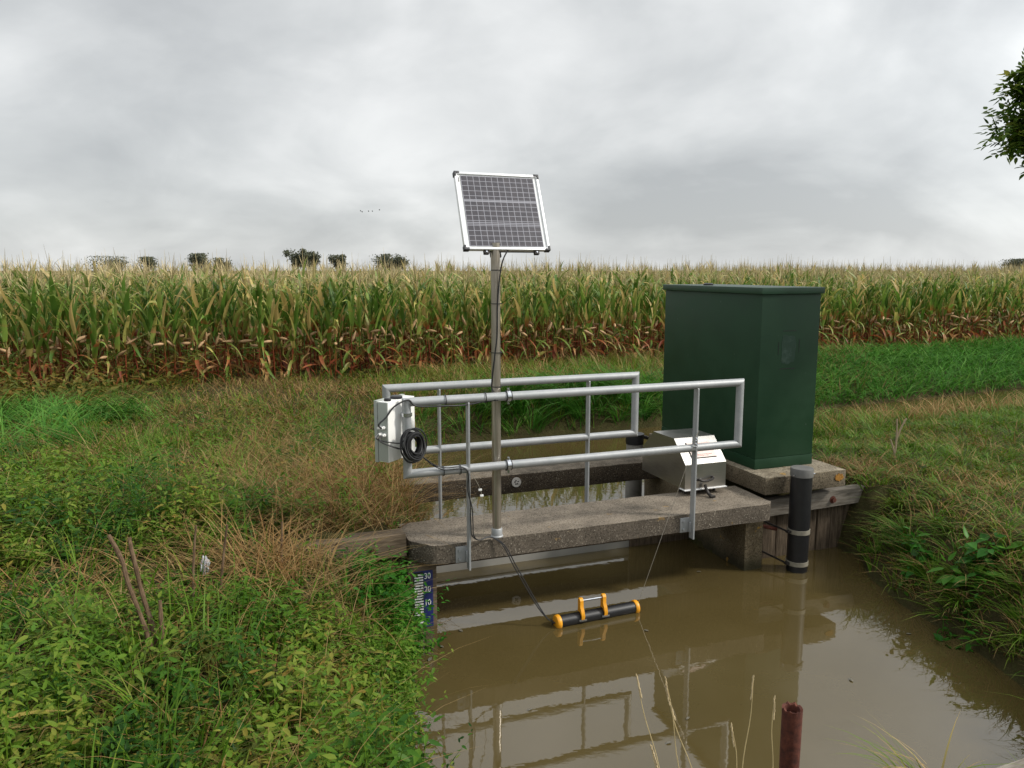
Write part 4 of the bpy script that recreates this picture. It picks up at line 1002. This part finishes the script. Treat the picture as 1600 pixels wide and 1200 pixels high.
# ------------------------------------------------------------------ corn
def ribbon(pts, side, wid, fold=.25):
    """3-wide leaf strip; pts (n,3), side (n,3) unit, wid (n,)"""
    n = len(pts); nrm_ = np.cross(np.gradient(pts, axis=0), side); nrm_ /= np.linalg.norm(nrm_, axis=1)[:, None]+1e-9
    Lq = pts-side*wid[:, None]*.5+nrm_*wid[:, None]*fold; Rq = pts+side*wid[:, None]*.5+nrm_*wid[:, None]*fold
    V = np.stack([Lq, pts, Rq], 1).reshape(-1, 3); k = np.arange(n-1)[:, None]*3
    F = np.concatenate([np.concatenate([k, k+1, k+4, k+3], 1), np.concatenate([k+1, k+2, k+5, k+4], 1)])
    return V, F
def corn_template(seed, low=False):
    g_ = np.random.default_rng(seed); H = g_.uniform(1.66, 1.9); parts = []; az0 = g_.uniform(0, np.pi)
    # stalk, five sided
    n = 6; zz = np.linspace(0, H, n); bend = g_.normal(0, .05, 2)
    cx = bend[0]*(zz/H)**2; cy = bend[1]*(zz/H)**2; rr = np.linspace(.014, .005, n); k5 = np.arange(5)*2*np.pi/5
    V = np.stack([cx[:, None]+rr[:, None]*np.cos(k5), cy[:, None]+rr[:, None]*np.sin(k5), np.repeat(zz[:, None], 5, 1)], -1).reshape(-1, 3)
    i = np.arange(n-1)[:, None]*5; j = np.arange(5)[None]; a = i+j; b = i+(j+1) % 5
    F = np.stack([a, b, b+5, a+5], -1).reshape(-1, 4)
    parts.append((V, [F], np.full(len(V), g_.uniform(.0, .5)), np.repeat(zz/2.0, 5)))
    nl = int(g_.integers(14, 18))
    for q in range(nl):
        t = (q+.4)/nl; z0 = H*(.08+.9*t); az = az0 + (q % 2)*np.pi + g_.normal(0, .5)
        dryleaf = t < g_.uniform(.22, .46)
        Ln = g_.uniform(.5, .76)*(1-.35*abs(t-.5)) ; wd = g_.uniform(.075, .115)*(1-.3*t)
        up = g_.uniform(.88, 1.2) if not dryleaf else g_.uniform(-.2, .4)
        if t > .78: up = g_.uniform(.5, 1.1); Ln *= .72; wd *= .75
        m_ = 8; s = np.linspace(0, 1, m_); brk = g_.uniform(.4, .75); el = (up if not dryleaf else up-.25)*1.25 - (s*g_.uniform(.2, .9) + np.clip((s-brk)*5, 0, 1)*(g_.uniform(.6, 1.9) if g_.random() < .45 else .1))*(2.6 if dryleaf else (.7 if t > .7 else 1.0))
        ds = Ln/(m_-1); rx = np.concatenate([[0], np.cumsum(np.cos(el[:-1])*ds)]); rz = np.concatenate([[0], np.cumsum(np.sin(el[:-1])*ds)])
        aa = az + g_.normal(0, .3)*s*s
        P = np.stack([np.interp(z0, zz, cx)+np.cos(aa)*rx, np.interp(z0, zz, cy)+np.sin(aa)*rx, z0+rz], -1)
        tw = g_.normal(0, .6)*s*(2. if dryleaf else 1.)
        sd = np.stack([-np.sin(aa)*np.cos(tw), np.cos(aa)*np.cos(tw), np.sin(tw)], -1)
        wp = wd*np.clip(np.sin(np.pi*(.16+.84*s)**.75), .04, 1)*(g_.uniform(.45, .8) if dryleaf else 1)
        V, F = ribbon(P, sd, wp, g_.uniform(.08, .3)); rv = g_.random()
        if g_.random() < .12: rv = min(1, rv+.5)
        hcol = np.clip(z0/2.0 + .06*s, 0, 1)
        parts.append((V, [F], np.clip(rv+.22*np.repeat(s**2, 3), 0, 1), np.repeat(hcol, 3)))
    V, F, A, T = merge(parts)
    # tassel
    tv = []
    for q in range(8):
        az = g_.uniform(0, 6.28); le = g_.uniform(.18, .34) if q else .44; sp_ = g_.uniform(.2, .8) if q else .08
        s = np.linspace(0, 1, 4); P = np.stack([cx[-1]+np.cos(az)*sp_*le*(s*.6+.3*s*s), cy[-1]+np.sin(az)*sp_*le*(s*.6+.3*s*s), H-.02+le*(s-.35*sp_*s*s)], -1)
        sd = np.tile([-np.sin(az), np.cos(az), 0], (4, 1)); v_, f_ = ribbon(P, sd, np.array([.005, .010, .008, .003]), .3); tv.append((v_, [f_], np.full(len(v_), g_.random()), np.ones(len(v_))))
    ear = []
    for q in range(1 if g_.random() < .8 else 2):
        z0 = g_.uniform(.62, .9); az = az0+np.pi*q+g_.normal(0, .6); tilt = g_.uniform(.3, 2.2)
        d_ = np.array([np.cos(az)*np.sin(tilt), np.sin(az)*np.sin(tilt), np.cos(tilt)]); s = np.linspace(0, 1, 6); rr = np.array([.012, .026, .03, .026, .016, .003]); e1_ = np.cross(d_, [0, 0, 1.]); e1_ /= np.linalg.norm(e1_)+1e-9; e2_ = np.cross(d_, e1_)
        c = np.array([0, 0, z0])+d_*.015+s[:, None]*d_*.21; k6 = np.arange(6)*np.pi/3
        v_ = (c[:, None]+rr[:, None, None]*(np.cos(k6)[None, :, None]*e1_+np.sin(k6)[None, :, None]*e2_)).reshape(-1, 3)
        i = np.arange(5)[:, None]*6; j = np.arange(6)[None]; a = i+j; b = i+(j+1) % 6
        ear.append((v_, [np.stack([a, b, b+6, a+6], -1).reshape(-1, 4)], np.full(len(v_), g_.random()), np.full(len(v_), .3)))
    return (V, F, A, T), merge(tv), merge(ear)
TPL = [corn_template(100+i) for i in range(14)]
ME = [(np_mesh('corn_plant', *t[0][:2], M['corn'], {'rnd': t[0][2], 'tt': t[0][3]}), np_mesh('tassel', *t[1][:2], M['tassel']), np_mesh('ear', *t[2][:2], M['husk'])) for t in TPL]
cd = np.array([math.cos(CDIR), math.sin(CDIR)]); cn = np.array([-cd[1], cd[0]])
def corn_spots(row, s0, s1, step):
    s = np.arange(s0, s1, step); s = s + RNG.normal(0, step*.25, len(s)); w = row*.72 + RNG.normal(0, .06, len(s)) - .25
    # the edge of the field swings a little
    w = w + .25*np.sin(s*.35) + .12*np.sin(s*1.3+1)
    return CO[0]+cd[0]*s+cn[0]*w, CO[1]+cd[1]*s+cn[1]*w
ind = []
xx, yy = corn_spots(0, -10.5, 22.5, .135); ind += list(zip(xx, yy))
xx, yy = corn_spots(1, -10.5, 22.5, .14)
sel = RNG.permutation(len(xx))
n_more = 300-len(ind)
k2 = np.argsort(np.hypot(xx, yy))[:max(n_more, 0)]
ind += [(xx[i], yy[i]) for i in k2]; rest = [(xx[i], yy[i]) for i in range(len(xx)) if i not in set(k2)]
CL = 'ripening corn plant, green above and dry red below, in the nearest rows of the field'
for (x, y) in ind[:300]:
    k = int(RNG.integers(0, len(ME))); o = link('corn_plant', ME[k][0]); s = RNG.uniform(.85, 1.04)
    o.location = (x, y, gz(x, y)-.02); o.rotation_euler = (RNG.normal(0, .05), RNG.normal(0, .05), RNG.uniform(0, 6.28)); o.scale = (s*RNG.uniform(.9, 1.15),)*2 + (s,)
    tag(o, CL, 'corn plant', 'corn plants along the near edge of the field')
    link('tassel', ME[k][1], o); link('ear', ME[k][2], o)
mx_, my_ = [np.array([p[0] for p in rest])], [np.array([p[1] for p in rest])]
for row in range(2, 22):
    a, b = corn_spots(row, -13-row*.55, 24+row*.8, .145 if row < 8 else .22); mx_.append(a); my_.append(b)
# the field goes on beyond both ends of the row that shows singly
for row in range(0, 2):
    for s0, s1 in ((-16, -10.6), (22.6, 30)):
        a, b = corn_spots(row, s0, s1, .17); mx_.append(a); my_.append(b)
mx_, my_ = np.concatenate(mx_), np.concatenate(my_); mz_ = np.full(len(mx_), .6)
kk = RNG.integers(0, len(TPL), len(mx_))
for which, nm, mt, lb in ((0, 'cornfield', M['corn'], 'dense ripening corn filling the field behind the edge row'), (1, 'corn_tassels', M['tassel'], 'straw coloured tassels of the corn deeper in the field')):
    parts = []
    for k in range(len(TPL)):
        V, F, A, T = TPL[k][which]; q = np.where(kk == k)[0]; n = len(q); r0 = np.random.default_rng(50+k)
        a = r0.uniform(0, 6.28, n); s = r0.uniform(.85, 1.04, n); ca, sa = np.cos(a), np.sin(a)
        VV = np.stack([V[None, :, 0]*ca[:, None]-V[None, :, 1]*sa[:, None], V[None, :, 0]*sa[:, None]+V[None, :, 1]*ca[:, None], np.repeat(V[None, :, 2], n, 0)], -1)*s[:, None, None]
        VV += np.stack([mx_[q], my_[q], mz_[q]-.02], -1)[:, None]
        o_ = (np.arange(n)*len(V))[:, None, None]
        parts.append((VV.reshape(-1, 3), [(f[None]+o_).reshape(-1, f.shape[1]) for f in F], np.clip(np.tile(A, n)+np.repeat(r0.normal(0, .08, n), len(V)), 0, 1), np.tile(T, n)))
    o = link(nm, build(nm, parts, mt)); o['kind'] = 'stuff'; o['label'] = lb; o['category'] = 'corn'

# ------------------------------------------------------------------ trees
def tree_trunk(x, y, z, h, r0, limbs, seed):
    rn = random.Random(seed); bm = B()
    tube(bm, smooth_path([(x, y, z-.1), (x+rn.uniform(-.05, .05)*h, y, z+h*.3), (x+rn.uniform(-.08, .08)*h*.5, y+.02*h, z+h*.62), (x, y, z+h*.92)], 4), [r0*(1-.85*i/12) for i in range(13)], 9)
    for (e, t) in limbs:
        s = Vector((x, y, z+h*t)); e = Vector(e); m_ = s.lerp(e, .5)+Vector((0, 0, .08*(e-s).length)); L_ = smooth_path([s, m_, e], 4)
        tube(bm, L_, [r0*.38*(1-.85*i/len(L_)) for i in range(len(L_))], 7)
    return bm
def far_tree(xp, ytop, dist, wpx, label, seed):
    g_ = np.random.default_rng(seed); k = dist/1202; x = (xp-800)*k; ztop = 2.55 + dist*math.tan(math.atan((600-ytop)/1202)-R(8.42)); h = ztop-.6; rad = wpx*k/2
    o = bpy.data.objects.new('distant_tree', None); COL.objects.link(o); o.location = (x, dist, .6); tag(o, label, 'tree', 'trees on the horizon'); BASE[o] = (x, dist, .6)
    limbs = [((x+g_.uniform(-.6, .6)*rad, dist+g_.uniform(-.6, .6)*rad, .6+h*g_.uniform(.6, .9)), .35) for _ in range(5)]
    finish('trunk', tree_trunk(x, dist, .6, h, .035*h, limbs, seed), M['bark'], o)
    n = 2600; nb = 16; bc = np.stack([g_.normal(0, .42, nb)*rad, g_.normal(0, .42, nb)*rad, h*(.35+.6*g_.random(nb))], -1)
    q = g_.integers(0, nb, n); br = rad*g_.uniform(.28, .5, nb)
    P = bc[q]+g_.normal(0, .5, (n, 3))*br[q][:, None]; P[:, 2] = np.minimum(P[:, 2], h)
    D = g_.normal(0, 1, (n, 3)); L_ = np.full(n, .075*h)*g_.uniform(.6, 1.3, n)
    V, F, a, t = leaves(P, D, g_.normal(0, 1, (n, 3)), L_, L_*.7, g_.random(n), np.full(n, .3))
    link('crown', np_mesh('crown', V, F, M['hazed_leaf'], {'rnd': a, 'tt': t}), o)
for i, a in enumerate(((180, 401, 330, 60, 'low wide bush like tree on the horizon at the far left'), (239, 402, 300, 28, 'small dark round tree on the horizon, second from the left'), (316, 397, 310, 36, 'round tree on the horizon above the left part of the corn'), (352, 404, 330, 30, 'low tree on the horizon just right of the round one'),
                       (471, 390, 300, 30, 'tallest dark tree on the horizon left of the solar panel'), (491, 393, 310, 22, 'slim tree on the horizon touching the tallest one'), (529, 399, 300, 30, 'rounded tree on the horizon between the tall pair and the wide pair'), (602, 398, 300, 36, 'wide tree on the horizon nearest the solar panel, left of its partner'), (627, 401, 300, 26, 'lower tree on the horizon at the right of the wide one'),
                       (1568, 406, 350, 34, 'low dark tree on the horizon at the right edge'), (1592, 405, 350, 30, 'low tree on the horizon cut by the right edge'))):
    far_tree(*a, 300+i)

def pinnate(centres, n_per, spread, size, g_):
    P, D, Uv, L_ = [], [], [], []
    for c, rad in centres:
        n = int(n_per*rad**2)
        pos = np.array(c)+g_.normal(0, .42, (n, 3))*rad*np.array([1, 1, .8])
        dr = g_.normal(0, 1, (n, 3)); dr[:, 2] -= .35; dr /= np.linalg.norm(dr, axis=1)[:, None]
        sd = np.cross(dr, [0, 0, 1.]+g_.normal(0, .3, (n, 3))); sd /= np.linalg.norm(sd, axis=1)[:, None]+1e-9
        up = np.cross(sd, dr); sz = size*g_.uniform(.7, 1.2, n)
        for k in range(4):
            for s in (-1, 1):
                P.append(pos+dr*(sz*(.25+.55*k))[:, None]); D.append(dr*.55+sd*s*.9+g_.normal(0, .12, (n, 3))); Uv.append(up); L_.append(sz*(1-.08*k))
        P.append(pos+dr*(sz*2.3)[:, None]); D.append(dr+g_.normal(0, .1, (n, 3))); Uv.append(up); L_.append(sz)
    P, D, Uv, L_ = np.concatenate(P), np.concatenate(D), np.concatenate(Uv), np.concatenate(L_)
    return leaves(P, D, Uv, L_, L_*.52, g_.random(len(P)), g_.uniform(.1, .7, len(P)))
g_ = np.random.default_rng(5)
tx, ty = 8.6, 8.2; tz = gz(tx, ty)
o = bpy.data.objects.new('ash_tree', None); COL.objects.link(o); o.location = (tx, ty, tz); tag(o, 'leafy green tree reaching in from the right edge against the bright sky', 'tree'); BASE[o] = (tx, ty, tz)
D0_ = 6.6
def at(xp, yp, dd=D0_): return tuple(unproj(xp+20, yp+4, dd))
cl = [(at(1585, 110), .13), (at(1578, 128), .14), (at(1612, 130), .2), (at(1590, 150), .12), (at(1572, 178), .16), (at(1560, 205), .15), (at(1590, 195), .22), (at(1600, 215), .16), (at(1572, 222), .1), (at(1604, 252), .1), (at(1640, 170), .3), (at(1680, 200), .4), (at(1700, 120), .45), (at(1650, 240), .2)]
big = [((7.4+g_.uniform(-1.2, 1.9), 7.9+g_.uniform(-1.6, 1.6), 4.7+g_.uniform(-.3, 3.6)), g_.uniform(.5, .85)) for _ in range(26)]
big = [b for b in big if (800+1202*(b[0][0]-b[1]*.9)/b[0][1]) > 1600 or b[0][2] > 5.9]
limbs = [(c[0], .5) for c in cl[:10:3]] + [(b[0], .62) for b in big[::2]]
finish('trunk', tree_trunk(tx, ty, tz, 7.2, .17, limbs, 4), M['bark'], o)
V, F, a, t = merge([pinnate([(c[0], c[1]*.82) for c in cl], 1500, .1, .072, g_), pinnate(big, 260, .1, .085, g_)])
link('crown', np_mesh('crown', V-np.array([tx, ty, tz]), F, M['ash'], {'rnd': a, 'tt': t}), o)

for i, (xp, yp) in enumerate(((690, 1010), (672, 1030), (1092, 893), (1075, 1122), (1045, 1160), (828, 1108), (1330, 1062), (720, 985), (1010, 985), (1420, 990))):
    d_ = unproj(xp, yp, 1.)-Vector((0, 0, 2.55)); c = Vector((0, 0, 2.55))+d_*(2.545/-d_.z); bm = B(); a = random.uniform(0, 6); l_ = random.uniform(.014, .03)
    vs = [bm.verts.new(c+Vector((math.cos(a)*p_-math.sin(a)*q_, math.sin(a)*p_+math.cos(a)*q_, h_))*l_) for p_, q_, h_ in ((-1, 0, 0), (-.3, .45, .12), (.5, .35, .1), (1, 0, .05), (.4, -.4, .14), (-.4, -.4, .06))]
    bm.faces.new(vs); bmesh.ops.solidify(bm, geom=bm.faces[:], thickness=.0015)
    world_single('floating_leaf', 'small pale leaf floating on the brown water', 'leaf', bm, M['strap'], c, 'leaves floating on the water')
# a few birds far off -----------------------------------------------------------------------
for i, (xp, yp, w_) in enumerate(((593, 328.5, 'rightmost and largest'), (582, 330.5, 'second from the right'), (576, 330.5, 'middle'), (566, 331.5, 'second from the left'), (563.5, 330, 'leftmost'))):
    c = unproj(xp, yp, 120); bm = B(); s = .08
    tube(bm, [c+Vector((-s, 0, 0)), c+Vector((0, 0, .02)), c+Vector((s, 0, 0))], [.01, .06, .015], 6)
    for sy in (-1, 1):
        a = [bm.verts.new(c+Vector(p_)) for p_ in ((-.05, 0, .03), (.07, 0, .03), (.02, sy*.18, .16), (-.06, sy*.34, .08))]; bm.faces.new(a)
    world_single('bird', 'tiny dark bird in the sky, ' + w_ + ' of the five', 'bird', bm, M['bird'], c, 'birds in the sky')

# ------------------------------------------------------------------ sky, sun, camera
SUN_AZ, SUN_EL = R(97), R(38)            # clockwise from the view direction, and above the horizon
w = bpy.data.worlds.new('World'); sc.world = w; w.use_nodes = True
t = w.node_tree; N_, Lk = t.nodes, t.links; N_.clear()
out = N_.new('ShaderNodeOutputWorld'); mixs = N_.new('ShaderNodeMixShader'); bg1 = N_.new('ShaderNodeBackground'); bg2 = N_.new('ShaderNodeBackground')
sky = N_.new('ShaderNodeTexSky'); sky.sky_type = 'NISHITA'; sky.sun_disc = False; sky.sun_elevation = SUN_EL; sky.sun_rotation = SUN_AZ
Lk.new(sky.outputs[0], bg1.inputs[0]); bg1.inputs[1].default_value = .1
tc = N_.new('ShaderNodeTexCoord'); sep = N_.new('ShaderNodeSeparateXYZ'); Lk.new(tc.outputs['Generated'], sep.inputs[0])
def mth(op, a, b=None, c=None, clamp=False):
    x = N_.new('ShaderNodeMath'); x.operation = op; x.use_clamp = clamp
    for i, v in enumerate((a, b, c)):
        if v is None: continue
        if hasattr(v, 'node'): Lk.new(v, x.inputs[i])
        else: x.inputs[i].default_value = v
    return x.outputs[0]
zc = mth('MAXIMUM', sep.outputs[2], 0.0); zz = mth('ADD', zc, .42)
cx_, cy_ = mth('DIVIDE', sep.outputs[0], zz), mth('DIVIDE', sep.outputs[1], zz)
cmb = N_.new('ShaderNodeCombineXYZ'); Lk.new(cx_, cmb.inputs[0]); Lk.new(cy_, cmb.inputs[1])
def wn(scale, detail, rough, off, dist=0.):
    mp = N_.new('ShaderNodeMapping'); mp.inputs['Location'].default_value = off; Lk.new(cmb.outputs[0], mp.inputs[0])
    x = N_.new('ShaderNodeTexNoise'); x.inputs['Scale'].default_value = scale; x.inputs['Detail'].default_value = detail; x.inputs['Roughness'].default_value = rough; x.inputs['Distortion'].default_value = dist
    Lk.new(mp.outputs[0], x.inputs['Vector']); return x.outputs['Fac']
n1 = wn(1.25, 6, .50, (1.3, .9, 0), .5); n2 = wn(3.2, 6, .52, (4.1, 2.2, 3), .4)
cl_ = mth('ADD', mth('MULTIPLY', n1, .68), mth('MULTIPLY', n2, .32))
rp_ = N_.new('ShaderNodeValToRGB'); e = rp_.color_ramp; e.elements[0].position = .36; e.elements[1].position = .66
e.elements[0].color = (.315, .325, .33, 1); e.elements[1].color = (.60, .605, .60, 1); mid = e.elements.new(.5); mid.color = (.43, .44, .44, 1)
Lk.new(cl_, rp_.inputs[0])
# overcast: brighter towards the zenith and round the hidden sun
sd = Vector((math.sin(SUN_AZ)*math.cos(SUN_EL), math.cos(SUN_AZ)*math.cos(SUN_EL), math.sin(SUN_EL)))
dot = N_.new('ShaderNodeVectorMath'); dot.operation = 'DOT_PRODUCT'; Lk.new(tc.outputs['Generated'], dot.inputs[0]); dot.inputs[1].default_value = sd
glow = mth('POWER', mth('MAXIMUM', dot.outputs['Value'], 0.), 9.)
thin = Vector((math.sin(R(50))*math.cos(R(13)), math.cos(R(50))*math.cos(R(13)), math.sin(R(13))))
dot2 = N_.new('ShaderNodeVectorMath'); dot2.operation = 'DOT_PRODUCT'; Lk.new(tc.outputs['Generated'], dot2.inputs[0]); dot2.inputs[1].default_value = thin
glow = mth('ADD', glow, mth('MULTIPLY', mth('POWER', mth('MAXIMUM', dot2.outputs['Value'], 0.), 14.), .62))
zen = mth('SMOOTH_MAX', 0., mth('SUBTRACT', zc, .30), .2)
low = mth('POWER', mth('SUBTRACT', 1., zc, clamp=True), 14.)
gain = mth('ADD', mth('ADD', 1.0, mth('MULTIPLY', zen, 1.9)), mth('ADD', mth('MULTIPLY', glow, 1.3), mth('MULTIPLY', low, .10)))
vm = N_.new('ShaderNodeVectorMath'); vm.operation = 'SCALE'; Lk.new(rp_.outputs[0], vm.inputs[0]); Lk.new(gain, vm.inputs['Scale'])
Lk.new(vm.outputs[0], bg2.inputs[0]); bg2.inputs[1].default_value = 1.0
mixs.inputs[0].default_value = .93; Lk.new(bg1.outputs[0], mixs.inputs[1]); Lk.new(bg2.outputs[0], mixs.inputs[2]); Lk.new(mixs.outputs[0], out.inputs[0])

sl = bpy.data.lights.new('sun', 'SUN'); sl.energy = 2.2; sl.angle = R(8); sl.color = (1, .95, .87)
so = bpy.data.objects.new('sun', sl); COL.objects.link(so); so.rotation_euler = sd.to_track_quat('Z', 'Y').to_euler(); so.location = sd*30

cam = bpy.data.cameras.new('camera'); cam.sensor_width = 36; cam.lens = 36*1202/1600; cam.clip_end = 4000; cam.clip_start = .05
co = bpy.data.objects.new('camera', cam); COL.objects.link(co); co.location = (0, 0, 2.55); co.rotation_euler = (R(90-8.42), 0, 0)
sc.camera = co
sc.view_settings.view_transform = 'Standard'; sc.view_settings.look = 'None'; sc.view_settings.exposure = .6; sc.view_settings.gamma = 1
sc.render.engine = 'CYCLES'; sc.cycles.max_bounces = 8; sc.cycles.transparent_max_bounces = 8
sc.cycles.use_denoising = True
